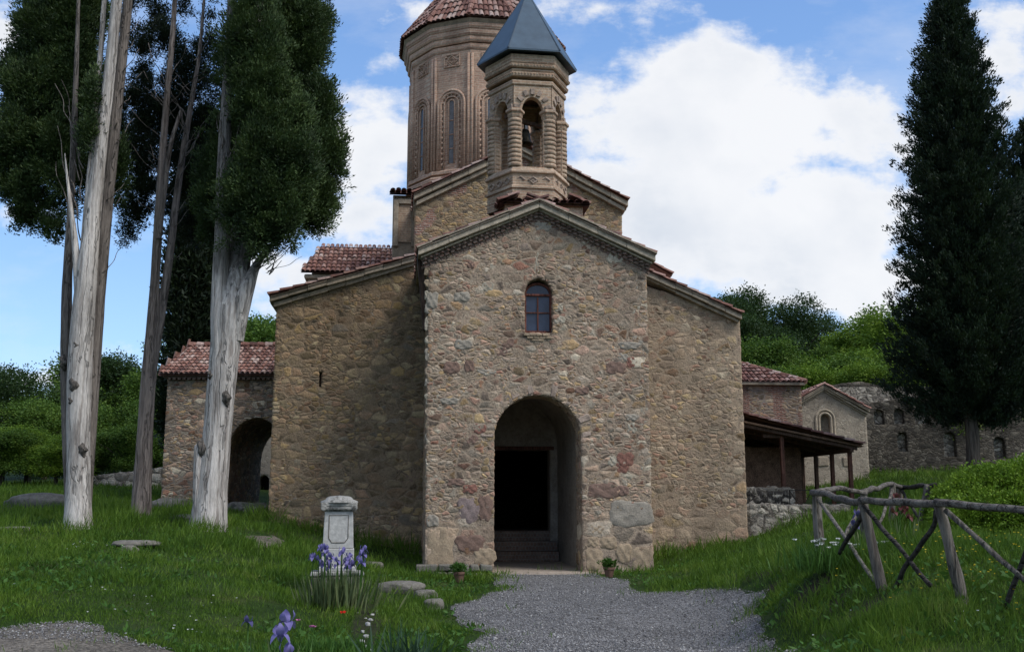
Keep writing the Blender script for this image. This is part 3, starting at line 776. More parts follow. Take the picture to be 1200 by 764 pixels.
# rough footing at the left foot of the porch
mb = MB()
fu0, fu1 = uL-.25, du0+.03
for r_ in range(2):
    u = fu0+random.uniform(0, .08)*r_
    while u < fu1-.1:
        w = min(random.uniform(.22, .52), fu1-u); hh = .15
        mb.box((u+w/2, .02-.02*r_, -.02+.16*r_), (w-.012, .75-.12*r_, hh*random.uniform(.85, 1.0)), Matrix.Rotation(random.uniform(-.03, .03), 3, 'Y'), .02); u += w
mb.build('footing', MAT['rock'], CH, bevel=.03, seg=3)
# vestibule behind the arch
VD = 4.6
vu0, vu1 = du0-.35, du1+.10
iu0, iu1 = lu(560, 580, VD), lu(645, 580, VD); izt = lz(610, 527, VD); izb = lz(610, 622, VD)
t = NT('vestibule plaster'); oc = t.obj()
c_ = t.ramp(t.noise(oc, 2.2, 6, .65), [(.3, (.24, .21, .17)), (.5, (.35, .305, .25)), (.7, (.42, .37, .30))]); c_ = t.mulcol(c_, t.val(t.noise(oc, 14, 5, .7), .7, 1.25, .3, .7))
MAT['plaster'] = t.finish(c_, .95, t.noise(oc, 12, 5, .7), .6, .03)
mb = MB(); n = 16
arc = [(vu1, -.3)]+[((vu0+vu1)/2+(vu1-vu0)/2*math.cos(PI*i/n), dspr+.1+(vu1-vu0)/2*math.sin(PI*i/n)) for i in range(n+1)]+[(vu0, -.3)]
V = [(p[0], .74, p[1]) for p in arc]+[(p[0], VD, p[1]) for p in arc]; k = len(arc)
mb.add(V, [(i, i+1, k+i+1, k+i) for i in range(k-1)]); mb.build('vault', MAT['plaster'], CH)
panel('inner_wall', [(vu0-.3, -.3), (vu1+.3, -.3), (vu1+.3, dtop+.7), (vu0-.3, dtop+.7)], VD, MAT['plaster'], CH, [[(iu0, -.3), (iu1, -.3), (iu1, izt), (iu0, izt)]], h=.08, T=0, Th=[.6])
mb = MB(); mb.box(((iu0+iu1)/2, VD-.02, izt+.045), (iu1-iu0+.2, .14, .10)); mb.build('lintel', MAT['woodr'], CH, bevel=.01)
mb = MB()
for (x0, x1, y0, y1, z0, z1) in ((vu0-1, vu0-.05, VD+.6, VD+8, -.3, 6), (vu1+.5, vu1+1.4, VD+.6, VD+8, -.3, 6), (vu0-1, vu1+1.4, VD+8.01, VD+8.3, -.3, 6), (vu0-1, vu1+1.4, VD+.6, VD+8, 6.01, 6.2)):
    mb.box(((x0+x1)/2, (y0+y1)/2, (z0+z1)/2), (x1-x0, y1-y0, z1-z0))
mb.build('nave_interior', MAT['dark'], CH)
mb = MB(); mb.box(((vu0+vu1)/2, 2.6, -.12), (vu1-vu0+.02, 5.6, .3)); mb.box(((du0+du1)/2, -.1, -.10), (du1-du0+.12, .65, .24), None, .015)
mb.build('threshold', MAT['step'], CH, bevel=.02)
zs1 = izb
mb = MB()
for k in range(3):
    hh = (zs1-.03)/3
    mb.box(((iu0+iu1)/2-.1+.0*k, VD-.55+.32*k+.7, .03+hh*(k+.5)), (iu1-iu0+.5, 1.4, hh-.004))
mb.build('door_steps', brickmat('step brick', (.24, .15, .11), (.19, .12, .09), (.22, .19, .16), row=.11, width=.09), CH, bevel=.008)
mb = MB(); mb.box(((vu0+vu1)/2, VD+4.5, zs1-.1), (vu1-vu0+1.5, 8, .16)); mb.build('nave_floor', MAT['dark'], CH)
# aisles ------------------------------------------------
AD = 3.4
wl0 = lu(320, 480, AD); zl0 = lz(322, 356, AD); zl1 = lz(497, 306, AD)
slit = [(lu(373.5, 440, AD), lz(375, 454, AD)), (lu(377.5, 440, AD), lz(375, 454, AD)), (lu(378.5, 440, AD), lz(375, 435, AD)), (lu(373, 440, AD), lz(375, 435, AD))]
panel('left_aisle_wall', [(wl0, -.4), (uL+.4, -.4), (uL+.4, zl1+.05), (wl0, zl0)], AD, MAT['wingl'], CH, [slit], h=.034, T=7, Th=[.5], seg=10)
wr1 = lu(871, 500, AD); zr0 = lz(757, 326, AD); zr1 = lz(866, 372, AD)
panel('right_aisle_wall', [(uR-.3, -.4), (wr1, -.4), (wr1, zr1), (uR-.3, zr0+.12)], AD, MAT['wingr'], CH, h=.034, T=7, seg=10)
mb = MB()
ll = [loc(316, 347, AD-.2), loc(492, 299, AD-.2)]; lr = [loc(752, 315, AD-.2), loc(869, 368, AD-.2)]
stripe(mb, ll, AD-.24, AD+.3, .15, .5); stripe(mb, shift(ll, -.15, .1), AD-.12, AD+.3, .12, .45)
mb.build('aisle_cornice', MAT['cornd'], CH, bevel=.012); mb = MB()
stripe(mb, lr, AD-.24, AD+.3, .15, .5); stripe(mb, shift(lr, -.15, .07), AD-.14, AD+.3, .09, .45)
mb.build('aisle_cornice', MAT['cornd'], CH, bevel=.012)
mb = MB()
for e, s in ((ll[0], -1), (lr[1], 1)):
    c = e[0]-s*.09; mb.box((c, AD+3.5, e[1]-.09), (.2, 6.9, .13)); mb.box((c-s*.05, AD+3.5, e[1]-.2), (.12, 6.9, .08))
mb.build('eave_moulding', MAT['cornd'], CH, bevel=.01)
for l, flip in ((ll, 1), (lr, 0)):
    lo, hi = (l[0], l[1]) if flip else (l[1], l[0])
    up = Vector((hi[0]-lo[0], 0, hi[1]-lo[1]))
    tiles('aisle_roof', (lo[0], AD-.28, lo[1]+.02), (0, 1, 0), up, 7.2, up.length, MAT['tile'], CH)
up = Vector((lu(757, 306, AD+1.2)-lu(786, 323, AD+1.2), 0, lz(757, 306, AD+1.2)-lz(786, 323, AD+1.2)))
tiles('upper_aisle_roof', (lu(786, 323, AD+1.2), AD+1.0, lz(786, 323, AD+1.2)), (0, 1, 0), up*1.0, 4.0, up.length*1.9, MAT['tile'], CH)
# dark strip standing in for shade where the left aisle meets the porch eaves
mb = MB(); gu = lu(494, 340, .5)
mb.prism([(lu(496, 388, .6), lz(496, 388, .6)), (lu(498, 388, .6), lz(496, 388, .6)), (lu(498, 300, .6), lz(496, 300, .6)), (lu(488.5, 300, .6), lz(496, 300, .6))], .35, .75)
mb.build('shade_strip', MAT['woodd'], CH)
for (x, y_, w, h_, m) in [(363, 483, 18, 8, 'grey_stone'), (444, 433, 9, 7, 'brown_stone'), (413, 421, 8, 6, 'brown_stone'), (434, 366, 20, 12, 'grey_stone'), (470, 492, 22, 14, 'ochre_stone'), (420, 538, 22, 11, 'brown_stone'), (338, 583, 26, 11, 'grey_stone'), (452, 603, 28, 12, 'ochre_stone'), (395, 595, 16, 10, 'brown_stone'), (478, 560, 22, 14, 'brown_stone'), (345, 606, 22, 10, 'grey_stone')]:
    boulder(x, y_, w, h_, AD, G[m], CH, dep=.04)
for (x, y_, w, h_, m) in [(797, 414, 11, 9, 'brown_stone'), (774, 405, 8, 6, 'brown_stone'), (838, 397, 10, 6, 'brown_stone'), (788, 597, 18, 9, 'ochre_stone'), (780, 630, 30, 12, 'brown_stone'), (830, 495, 16, 8, 'brown_stone'), (860, 535, 15, 8, 'grey_stone'), (850, 625, 30, 24, 'ochre_stone'), (810, 640, 34, 14, 'ochre_stone'), (855, 595, 14, 8, 'grey_stone'), (855, 575, 20, 10, 'grey_stone')]:
    boulder(x, y_, w, h_, AD, G[m], CH, dep=.04)
# loose footing below the left aisle
mb = MB(); u = lu(425, 640, AD-.3)
while u < uL:
    w = random.uniform(.25, .6); mb.box((u+w/2, AD-.15, .12+random.uniform(-.05, .12)), (w-.02, .7, random.uniform(.3, .55)), Matrix.Rotation(random.uniform(-.1, .1), 3, 'Y'), .05); u += w
mb.build('footing', MAT['plinth'], CH, bevel=.06, seg=3)
# nave --------------------------------------------------
ND = 6.6
nu0, nu1 = lu(487, 240, ND), lu(728, 250, ND)
nl = [loc(485, 226, ND-.22), loc(611, 169, ND-.22), loc(736, 236, ND-.22)]; nz = (nl[0][1]+nl[2][1])/2
nl[0] = (nl[0][0], nz); nl[2] = (nl[2][0], nz)
panel('nave_wall', [(nu0, 4), (nu1, 4), (nu1, nz-.1), (nl[1][0], nl[1][1]-.12), (nu0, nz-.1)], ND, MAT['nave'], CH, h=.045, T=9, seg=8)
mb = MB(); stripe(mb, nl, ND-.24, ND+.3, .2, .6); stripe(mb, shift(nl, -.2, .08), ND-.14, ND+.3, .13, .55)
mb.build('nave_cornice', MAT['corn'], CH, bevel=.015)
mb = MB()
for e, uw in ((nl[0], nu0), (nl[2], nu1)):
    w = abs(e[0]-uw); c = (e[0]+uw)/2
    mb.box((c, ND+4.5, nz-.12), (w+.02, 8.9, .2)); mb.box((uw+(e[0]-uw)*.3, ND+4.5, nz-.28), (w*.6, 8.9, .12))
mb.build('eave_moulding', MAT['corn'], CH, bevel=.012)
for e in (nl[0], nl[2]):
    up = Vector((nl[1][0]-e[0], 0, nl[1][1]-e[1]))
    tiles('nave_roof', (e[0], ND-.3, e[1]+.02), (0, 1, 0), up, 9.3, up.length, MAT['tile'], CH)
# stair block left of the nave with a framed brick panel
SD = 8.6
su0, su1 = lu(460, 260, SD), lu(489, 260, SD); sz1 = lz(470, 229, SD)
mb = MB(); mb.box(((su0+su1)/2+.5, SD+1.5, (sz1+4)/2), (su1-su0+1.0, 3, sz1-4)); mb.build('stair_block', MAT['cornd'], CH, bevel=.02)
mb = MB(); b0, b1 = lu(467, 260, SD), lu(482, 260, SD); z0, z1 = lz(470, 284, SD), lz(470, 240, SD)
mb.box(((b0+b1)/2, SD-.02, (z0+z1)/2), (b1-b0, .06, z1-z0)); mb.build('brick_panel', MAT['brick'], CH)
mb = MB(); w = .16
mb.box((b0-w/2-.003, SD-.05, (z0+z1)/2), (w, .12, z1-z0+.3)); mb.box((b1+w/2+.003, SD-.05, (z0+z1)/2), (w, .12, z1-z0+.3)); mb.box(((b0+b1)/2, SD-.06, z1+w/2+.003), (b1-b0, .12, w))
mb.build('panel_frame', MAT['cornd'], CH, bevel=.01)
tiles('stair_roof', (su0-.12, SD-.2, sz1), (1, 0, 0), (0, 1, .35), su1-su0+.5, 2.5, MAT['tile'], CH)
# north arm of the cross: tiled slope facing the yard
TD = 11.2
ta, tb = loc(352, 318, TD), loc(458, 318, TD)
tr0, tr1 = loc(376, 289, TD+1.8), loc(470, 290, TD+1.8)
slope = Vector((0, 1.8, tr0[1]-ta[1]))
cut = tr0[0]-ta[0]
tiles('north_arm_roof', (ta[0], TD, ta[1]), (1, 0, 0), slope, tb[0]-ta[0]+3, slope.length, MAT['tile2'], CH, pitch=.17, exp=.3, clip=lambda u, v: u > cut*v/slope.length, base=[(0, 0), (tb[0]-ta[0]+3, 0), (tb[0]-ta[0]+3, slope.length), (cut, slope.length)])
mb = MB(); ww = 6
mb.box((ta[0]+.12+ww/2, TD+2.2, ta[1]-.14), (ww, 4.2, .16)); mb.box((ta[0]+.25+ww/2, TD+2.25, ta[1]-.30), (ww, 4.1, .16))
fx0, fx1 = ta[0]+.35, ta[0]+ww; sl_ = slope.z/1.8
mb.add([(fx0, TD+.2, ta[1]-.1), (fx1, TD+.2, ta[1]-.1), (fx1, TD+.2, ta[1]+.2*sl_-.06), (fx0, TD+.2, ta[1]+.2*sl_-.06), (fx0+cut, TD+1.75, ta[1]-.1), (fx1, TD+1.75, ta[1]-.1), (fx1, TD+1.75, ta[1]+1.75*sl_-.06), (fx0+cut, TD+1.75, ta[1]+1.75*sl_-.06)], [(0, 1, 2, 3), (3, 2, 6, 7), (0, 3, 7, 4), (4, 7, 6, 5), (1, 5, 6, 2)])
mb.build('north_arm_cornice', MAT['corn'], CH, bevel=.05)
mb = MB(); mb.box((ta[0]+.42+ww/2, TD+2.4, (ta[1]-.38+3)/2), (ww, 4.0, ta[1]-.38-3)); mb.build('north_arm_wall', MAT['drum'], CH)

# drum ---------------------------------------------------
DD = 13.4
dc = (lu(564, 150, DD), DD); dR = lu(564+84, 150, DD)-lu(564, 150, DD); dRe = lu(564+95, 60, DD)-lu(564, 60, DD)
# corners: angle measured from the direction to the viewer; -12.5 deg is a corner
view = math.radians(-90); rot = view+math.radians(-12.5)-YAW*0
NF = 12; ap = dR*math.cos(PI/NF)
DR = empty('drum'); DR.parent = CH; DR.location = (dc[0], dc[1], 0)
fD = DD-.9*dR
def zf(y): return lz(527, y, fD)
zbase = lz(527, 245, fD)
mb = MB(); mb.ring([(dR, zbase-1), (dR, zf(30))], NF, (0, 0), rot, caps=(True, True)); mb.build('drum_wall', MAT['drum'], DR)
mb = MB()
for (y, r0, hh) in ((57, .06, .13), (49, .14, .13), (42, .22, .14), (35, .29, .10)):
    z = zf(y); mb.ring([(dR-.05, z-.10), (dR+r0-.05, z-.10), (dR+r0, z-.02), (dR+r0, z+hh), (dR-.05, z+hh)], NF, (0, 0), rot)
mb.build('drum_cornice', MAT['drum'], DR, bevel=.01); mb = MB()
for (y, r0) in ((199, .10), (207, .16), (221, .24)):
    z = zf(y); mb.ring([(dR-.05, z-.14), (dR+r0, z-.12), (dR+r0, z-.02), (dR+r0-.06, z+.05), (dR-.05, z+.09)], NF, (0, 0), rot)
z = zf(221); mb.ring([(dR+.16, z-2), (dR+.16, z-.1)], NF, (0, 0), rot)
mb.build('drum_base_moulding', MAT['drum'], DR, bevel=.01)
fwid = 2*dR*math.sin(PI/NF)
def facepoint(k, s, z, out=0):
    """point on drum face k, s across the face (-.5..: metres), out from the wall"""
    a = rot+2*PI*(k+.5)/NF
    n_ = Vector((math.cos(a), math.sin(a), 0)); t_ = Vector((-math.sin(a), math.cos(a), 0))
    return n_*(ap+out)+t_*s+Vector((0, 0, z))
vis = [k for k in range(NF) if (facepoint(k, 0, 0)).y < .9]
ztop, zbot = zf(117), zf(190); hw = .088
mcol = MB(); march = MB(); mros = MB(); mkn = MB()
for k in range(NF):
    a0 = rot+2*PI*k/NF
    for sgn in (-1, 1):
        a = a0+sgn*.024; P = [Vector((math.cos(a)*(dR+.0), math.sin(a)*(dR+.0), z)) for z in (zf(203), zf(64))]
        mcol.tube(P, .055, 8)
    if k not in vis: continue
    march = MB(); mros = MB(); mkn = march
    zs_ = zf(121)
    for rad, tk, out in ((.51, .055, .055), (.42, .055, .03), (.28, .035, .03)):
        P = [facepoint(k, -rad, zf(198), out)]+[facepoint(k, rad*math.cos(PI-PI*i/12), zs_+rad*math.sin(PI*i/12), out) for i in range(13)]+[facepoint(k, rad, zf(198), out)]
        march.tube(P, tk, 6)
    # carved knobs between the two arch mouldings
    for i in range(11):
        for sgn in (-1, 1):
            z = zbot-.05+i*(zs_-zbot)/11
            P = facepoint(k, sgn*.355, z, .015); mkn.tube([P-Vector((0, 0, .055)), P+Vector((0, 0, .055))], [.02, .05], 6)
    for i in range(7):
        a = PI*(i+.5)/7; P = facepoint(k, .355*math.cos(a), zs_+.355*math.sin(a), .015); mkn.tube([P-Vector((0, 0, .05)), P+Vector((0, 0, .05))], [.025, .05], 6)
    # carved square panel under the cornice
    zc = (zf(62)+zf(78))/2; q = .30
    a = rot+2*PI*(k+.5)/NF; tt = Vector((-math.sin(a), math.cos(a), 0))
    for (p, r) in (((-q, -q*.75), (q, -q*.75)), ((-q, q*.75), (q, q*.75)), ((-q, -q*.75), (-q, q*.75)), ((q, -q*.75), (q, q*.75))):
        mros.tube([facepoint(k, p[0], zc+p[1], .02), facepoint(k, r[0], zc+r[1], .02)], .03, 5)
    for s_ in (.2, .11):
        P = [facepoint(k, s_*math.cos(i*PI/2), zc+s_*math.sin(i*PI/2), .02) for i in range(5)]; mros.tube(P, .024, 5)
    for sx in (-.23, .23):
        for sz in (-.15, .15): mros.box(facepoint(k, sx, zc+sz, .02), (.07, .07, .07), Matrix.Rotation(a, 3, 'Z'))
    w = empty('window'); w.parent = DR
    P = [facepoint(k, -hw, zbot, .012), facepoint(k, hw, zbot, .012)]+[facepoint(k, hw*math.cos(PI*i/8), ztop-hw+hw*math.sin(PI*i/8), .012) for i in range(9)]
    # one window per face: pane, bars and dark head in one mesh each
    bpy.data.objects.remove(w)
    g = MB(); g.add(P, [tuple(range(len(P)))])
    wi = g.build('window', MAT['glassg'], DR)
    g = MB()
    for i in range(1, 4):
        z = zbot+(ztop-zbot)*i/4.4; g.box(facepoint(k, 0, z, .02), (.02, 2*hw, .03), Matrix.Rotation(a, 3, 'Z'))
    P = [facepoint(k, -hw-.03, zbot-.02, .02)]+[facepoint(k, (hw+.03)*math.cos(PI-PI*i/8), ztop-hw+(hw+.03)*math.sin(PI*i/8), .02) for i in range(9)]+[facepoint(k, hw+.03, zbot-.02, .02)]
    g.tube(P, .03, 5); wi['label'] = 'narrow arched slit window with small panes'
    for v_ in g.v: pass
    march.add(g.v, g.f); march.build('arch_moulding', MAT['drum'], DR, smooth=True); mros.build('carved_panel', MAT['drum'], DR)
mcol.build('colonnettes', MAT['drum'], DR, smooth=True)
# soffit and tiled cone
zev = zf(27); dRe2 = dRe
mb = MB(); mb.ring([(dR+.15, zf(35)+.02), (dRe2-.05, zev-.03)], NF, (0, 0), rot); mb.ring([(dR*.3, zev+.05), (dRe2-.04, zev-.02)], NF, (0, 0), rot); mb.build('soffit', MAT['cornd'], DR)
zapex = zev+1.36*dRe2
for k in range(NF):
    a0, a1 = rot+2*PI*k/NF, rot+2*PI*(k+1)/NF
    if math.sin((a0+a1)/2) > .55: 
        pass
    A = Vector((math.cos(a0)*dRe2, math.sin(a0)*dRe2, zev)); B = Vector((math.cos(a1)*dRe2, math.sin(a1)*dRe2, zev)); T = Vector((0, 0, zapex)); M_ = (A+B)/2
    W = (B-A).length; L = (T-M_).length
    tiles('roof', A, B-A, T-M_, W, L, MAT['tile'], DR, pitch=.2, exp=.4, clip=lambda u, v, W=W, L=L: abs(u-W/2) < W/2*(1-v/L)+.04)
mb = MB()
for k in range(NF):
    a0 = rot+2*PI*k/NF
    for i in range(14):
        f0, f1 = i/14.5, (i+1.15)/14.5
        P = [Vector((math.cos(a0)*dRe2*(1-f), math.sin(a0)*dRe2*(1-f), zev+(zapex-zev)*f+.05)) for f in (f0, f1)]; mb.tube(P, [.105, .085], 8)
mb.build('hip_tiles', MAT['tile'], DR)

# belfry -------------------------------------------------
BD = 2.4
bc = (lu(618, 150, BD), BD); bR = lu(618+44, 160, BD)-lu(618, 160, BD); bRe = lu(618+58, 75, BD)-lu(618, 75, BD)
BF = empty('belfry'); BF.parent = CH; BF.location = (bc[0], bc[1], 0)
NH = 6; brot = math.radians(-90)+math.radians(30+8)-YAW
bap = bR*math.cos(PI/6); bfd = BD-bap
def zb_(y): return lz(626, y, bfd)
mb = MB(); zq0, zq1 = zb_(252), zb_(238)
bo = lu(632, 238, BD-1)-lu(618, 238, BD-1); mb.box((bo, 0, (zq1-1.0+zq1)/2), (2.02, 1.96, 1.0)); mb.build('base_block', MAT['brick'], BF, bevel=.01)
mb = MB(); mb.ring([(bR+.06, zb_(242)), (bR+.06, zb_(222)), (bR+.11, zb_(222)), (bR+.11, zb_(219.5)), (bR+.05, zb_(218.5)), (bR+.05, zb_(205)), (bR+.12, zb_(204)), (bR+.12, zb_(201.5)), (bR+.06, zb_(199)), (bR+.02, zb_(196)), (.2, zb_(196))], NH, (0, 0), brot)
mb.build('plinth', MAT['brick'], BF, bevel=.012)
# carved diamonds on the frieze
mb = MB(); ap1 = (bR+.05)*math.cos(PI/6)
def bface(k, s, z, r):
    a = brot+2*PI*(k+.5)/NH; n_ = Vector((math.cos(a), math.sin(a), 0)); t_ = Vector((-math.sin(a), math.cos(a), 0)); return n_*r+t_*s+Vector((0, 0, z)), a
for k in range(NH):
    for s_ in (-.33, 0, .33):
        p, a = bface(k, s_, (zb_(206)+zb_(218))/2, ap1)
        d = .115; hh = .08
        T_ = Vector((-math.sin(a), math.cos(a), 0))
        mb.tube([p+T_*d, p+Vector((0, 0, hh)), p-T_*d, p-Vector((0, 0, hh)), p+T_*d], .034, 6)
        if s_ == 0: mb.box(p, (.03, .07, .05), Matrix.Rotation(a, 3, 'Z'))
mb.build('carved_diamonds', MAT['arch'], BF)
# tile skirt at the foot of the belfry
zk = zb_(240.5); rise = zb_(231)-zk; hw_ = 1.16
for P0, U, Vv in (((bo-hw_, -1.12, zk), (1, 0, 0), (0, .46, rise)), ((bo-hw_, 1.12, zk), (0, -1, 0), (.46, 0, rise)), ((bo+hw_, -1.12, zk), (0, 1, 0), (-.46, 0, rise))):
    tiles('tile_skirt', P0, U, Vv, 2*hw_, Vector(Vv).length, MAT['tile'], BF, pitch=.21, exp=.27)
# upper walls: six arched panels between the corner piers
zspr, ztopa = zb_(131), zb_(114); zwt = zb_(97); zpl = zb_(196); aw = bR*.275
mb = MB(); mb2 = MB(); mc_ = MB()
for k in range(NH):
    a = brot+2*PI*(k+.5)/NH; fw_ = bR*.98; n_ = Vector((math.cos(a), math.sin(a), 0)); t_ = Vector((-math.sin(a), math.cos(a), 0))
    def pt(s, z, d=0): return n_*(bap-d)+t_*s+Vector((0, 0, z))
    n = 16; rr = aw
    arcp = [(rr*math.cos(PI*i/n), zspr+(ztopa-zspr)*math.sin(PI*i/n)) for i in range(n+1)]
    topc = [(fw_/2*(1-2*i/n), zwt) for i in range(n+1)]
    for d0 in (0,):
        base_ = len(mb.v)
        for d in (0, .22):
            mb.v += [pt(s, z, d) for s, z in arcp]; mb.v += [pt(s*(1-d*.9 if d else 1), z, d) for s, z in topc]
        m = n+1
        for i in range(n):
            mb.f.append((base_+i, base_+i+1, base_+m+i+1, base_+m+i))
            mb.f.append((base_+2*m+i+1, base_+2*m+i, base_+3*m+i, base_+3*m+i+1))
            mb.f.append((base_+i+1, base_+i, base_+2*m+i, base_+2*m+i+1))
        # spandrel sides beside the spring line
        for s_ in (-1, 1):
            c0 = (s_*rr, s_*fw_/2)
            P = [pt(c0[0], zspr), pt(c0[1], zspr), pt(c0[1], zwt)]
            b0_ = len(mb.v); mb.v += P; mb.f.append((b0_, b0_+1, b0_+2))
    # piers (jambs) from plinth to spring line
    for s_ in (-1, 1):
        P = [pt(s_*rr, zpl), pt(s_*fw_/2, zpl), pt(s_*fw_/2*.8, zpl, .22), pt(s_*rr, zpl, .22)]
        b0_ = len(mb.v); mb.v += P+[p+Vector((0, 0, zspr-zpl)) for p in P]; mb.f += [(b0_, b0_+1, b0_+5, b0_+4), (b0_+1, b0_+2, b0_+6, b0_+5), (b0_+2, b0_+3, b0_+7, b0_+6), (b0_+3, b0_, b0_+4, b0_+7)]
    # zigzag voussoirs round the arch
    for i in range(7):
        an = PI*(i+.5)/7; r_ = rr+.14; c = pt(r_*math.cos(an), zspr+(ztopa-zspr+.14)*math.sin(an), -.01)
        M = Matrix.Rotation(a+PI/2, 3, 'Z') @ Matrix.Rotation(-(an-PI/2), 3, 'Y')
        mb2.box(c, (.11, .07, .17), M, .01)
mb.build('arcade', MAT['brick'], BF); mb2.build('voussoirs', MAT['arch'], BF, bevel=.012)
# corner piers with banded columns and capitals
for k in range(NH):
    a = brot+2*PI*k/NH; c = (math.cos(a)*(bR-.13), math.sin(a)*(bR-.13))
    g = MB(); prof = []; nb = 11; H = zb_(139)-zpl
    for i in range(nb):
        z0 = zpl+H*i/nb; hh = H/nb
        j_ = random.uniform(-.008, .010); prof += [(.152, z0+.006), (.182+j_, z0+hh*.14), (.188+j_, z0+hh*.5), (.180+j_, z0+hh*.84), (.150, z0+hh*.97)]
    g.ring(prof, 14, c, a); g.build('column', MAT['brick'], BF, smooth=True)
    g = MB(); zc = zb_(139)
    g.ring([(.17, zc-.01), (.205, zc+.05), (.205, zc+.11), (.255, zc+.15), (.255, zc+.21), (.22, zc+.24), (0, zc+.24)], 6, c, a); g.build('capital', MAT['brick'], BF, bevel=.01)
# cornice rings
mb = MB()
for (y0, y1, r0) in ((101, 95, .05), (92, 86, .10), (86, 82, .07), (82, 77, .15), (77, 66, .13)):
    mb.ring([(bR-.3, zb_(y0)), (bR+r0-.03, zb_(y0)), (bR+r0, zb_(y0)+.03), (bR+r0, zb_(y1)-.012), (bR-.3, zb_(y1)-.012)], NH, (0, 0), brot)
mb.ring([(bR-.3, zb_(97)), (bR-.3, zb_(62))], NH, (0, 0), brot)
for k in range(NH):
    for (y, r) in ((79.5, bR+.16), (88.5, bR+.11)):
        for i in range(14):
            s_ = (i-6.5)/14*r; p, a = bface(k, s_, zb_(y), r*math.cos(PI/6)); mb.box(p, (.03, .035, .05), Matrix.Rotation(a, 3, 'Z'))
mb.build('belfry_cornice', MAT['brick'], BF, bevel=.008)
mb = MB(); mb.ring([(.05, zwt-.02), (bR-.1, zwt-.02)], NH, (0, 0), brot); mb.build('ceiling', MAT['woodd'], BF)
# metal pyramid roof with standing seams
zre = zb_(64); zra = lz(617.5, -9, BD); 
mb = MB(); mb.ring([(bR-.1, zre+.05), (bRe-.02, zre-.03), (bRe, zre-.03), (bRe, zre+.02), (.02, zra)], NH, (0, 0), brot, caps=(False, True)); mb.build('roof', MAT['metal'], BF)
mb = MB()
for k in range(NH):
    a = brot+2*PI*k/NH; mb.tube([(math.cos(a)*bRe, math.sin(a)*bRe, zre+.01), (0, 0, zra)], [.025, .02], 6)
mb.tube([(0, 0, zra-.1), (0, 0, zra+.5)], [.035, .02], 8)
mb.build('roof_seams', MAT['seam'], BF)
mb = MB(); mb.box((0, 0, zb_(130)), (.09, 1.5, .1), Matrix.Rotation(brot, 3, 'Z')); mb.build('bell_beam', MAT['woodd'], BF)
# bell (hangs from the beam): a thing of its own
wp = O+RX*bc[0]+DX*bc[1]
BL = empty('bell', (wp.x-.08, wp.y, zb_(156)), 0, 'dark bronze bell hanging inside the open belfry', 'bell')
mb = MB(); mb.ring([(.0, .42), (.06, .42), (.13, .38), (.155, .28), (.17, .14), (.21, .04), (.24, 0), (.20, .01), (.14, .15), (.12, .3), (0, .36)], 24)
mb.build('bell_body', MAT['bronze'], BL, smooth=True)
mb = MB(); mb.tube([(0, 0, .40), (0, 0, .62)], .025, 6); mb.tube([(0, -.05, .44), (0, -.08, .5), (0, 0, .55), (0, .08, .5), (0, .05, .44)], .016, 6); mb.build('bell_hanger', MAT['bronze'], BL)
mb = MB(); mb.tube([(0, 0, .3), (0, 0, .02)], .01, 6); mb.ring([(0, -.04), (.035, -.02), (.045, .01), (.03, .04), (0, .05)], 10); mb.build('clapper', MAT['bronze'], BL)

# ------------------------------------------------------------------ left gatehouse
GY_ = 33.0
a0, a1 = at(193, 520, GY_), at(330, 520, GY_)
GH = empty('gatehouse', (a0.x, GY_, 0), 0, 'small stone gatehouse with red tile roof and deep arched passage beside the church', 'gatehouse')
def gu(px, dy=0): return at(px, 520, GY_+dy).x-a0.x
def gz(py, dy=0): return at(250, py, GY_+dy).z
W = gu(345); ze_ = gz(443)
pb = gz(612); hole = arch_poly(gu(265), gu(335), pb-.2, gz(536), 22, gz(489)-gz(536))
panel('wall', [(0, pb-.6), (W, pb-.6), (W, ze_), (0, ze_)], 0, MAT['gate'], GH, [hole], h=.045, T=5, Th=[4.6], seg=10)
rearz = gz(535, 4.8)
panel('rear_wall', [(0, pb-.6), (W+1.5, pb-.6), (W+1.5, ze_), (0, ze_)], 4.8, MAT['gate'], GH, [arch_poly(gu(286, 4.8), gu(420, 4.8), pb-.2, gz(540, 4.8), 18, gz(505, 4.8)-gz(540, 4.8))], h=.08, T=.2)  # hidden side of the arch widened to let light into the passage
mb = MB(); mb.box((W/2, .0, ze_+.05), (W+.2, .28, .10)); mb.box((W/2, 2.5, ze_+.04), (W+.1, 4.9, .08))
for i in range(int(W/.16)): mb.box((.08+i*.16, -.09, ze_-.035), (.10, .16, .07))
mb.build('cornice', MAT['brickdark'], GH)
rz = gz(406, 2.2); sl = Vector((0, 2.5, rz-ze_-.12))
cut2 = gu(216, 2.2)
tiles('roof', (-.22, -.3, ze_+.10), (1, 0, 0), sl, W+.4, sl.length, MAT['tile2'], GH, pitch=.165, exp=.3, clip=lambda u, v: u > (cut2+.2)*v/sl.length, base=[(0, 0), (W+.4, 0), (W+.4, sl.length), (cut2+.2, sl.length)])
sl2 = Vector((cut2+.2, 0, rz-ze_-.12))
tiles('roof', (-.22, -.3, ze_+.10), (0, 1, 0), sl2, 5, sl2.length, MAT['tile2'], GH, pitch=.165, exp=.3, clip=lambda u, v: u > 2.5*v/sl2.length and u < 5-2.5*v/sl2.length, base=[(0, 0), (5, 0), (2.5, sl2.length)])
mb = MB()
for i in range(16): mb.tube([(cut2+i*(W-cut2)/16, 2.2, rz+.06), (cut2+(i+1.15)*(W-cut2)/16, 2.2, rz+.05)], [.11, .09], 8)
mb.build('ridge_tiles', MAT['tile2'], GH)
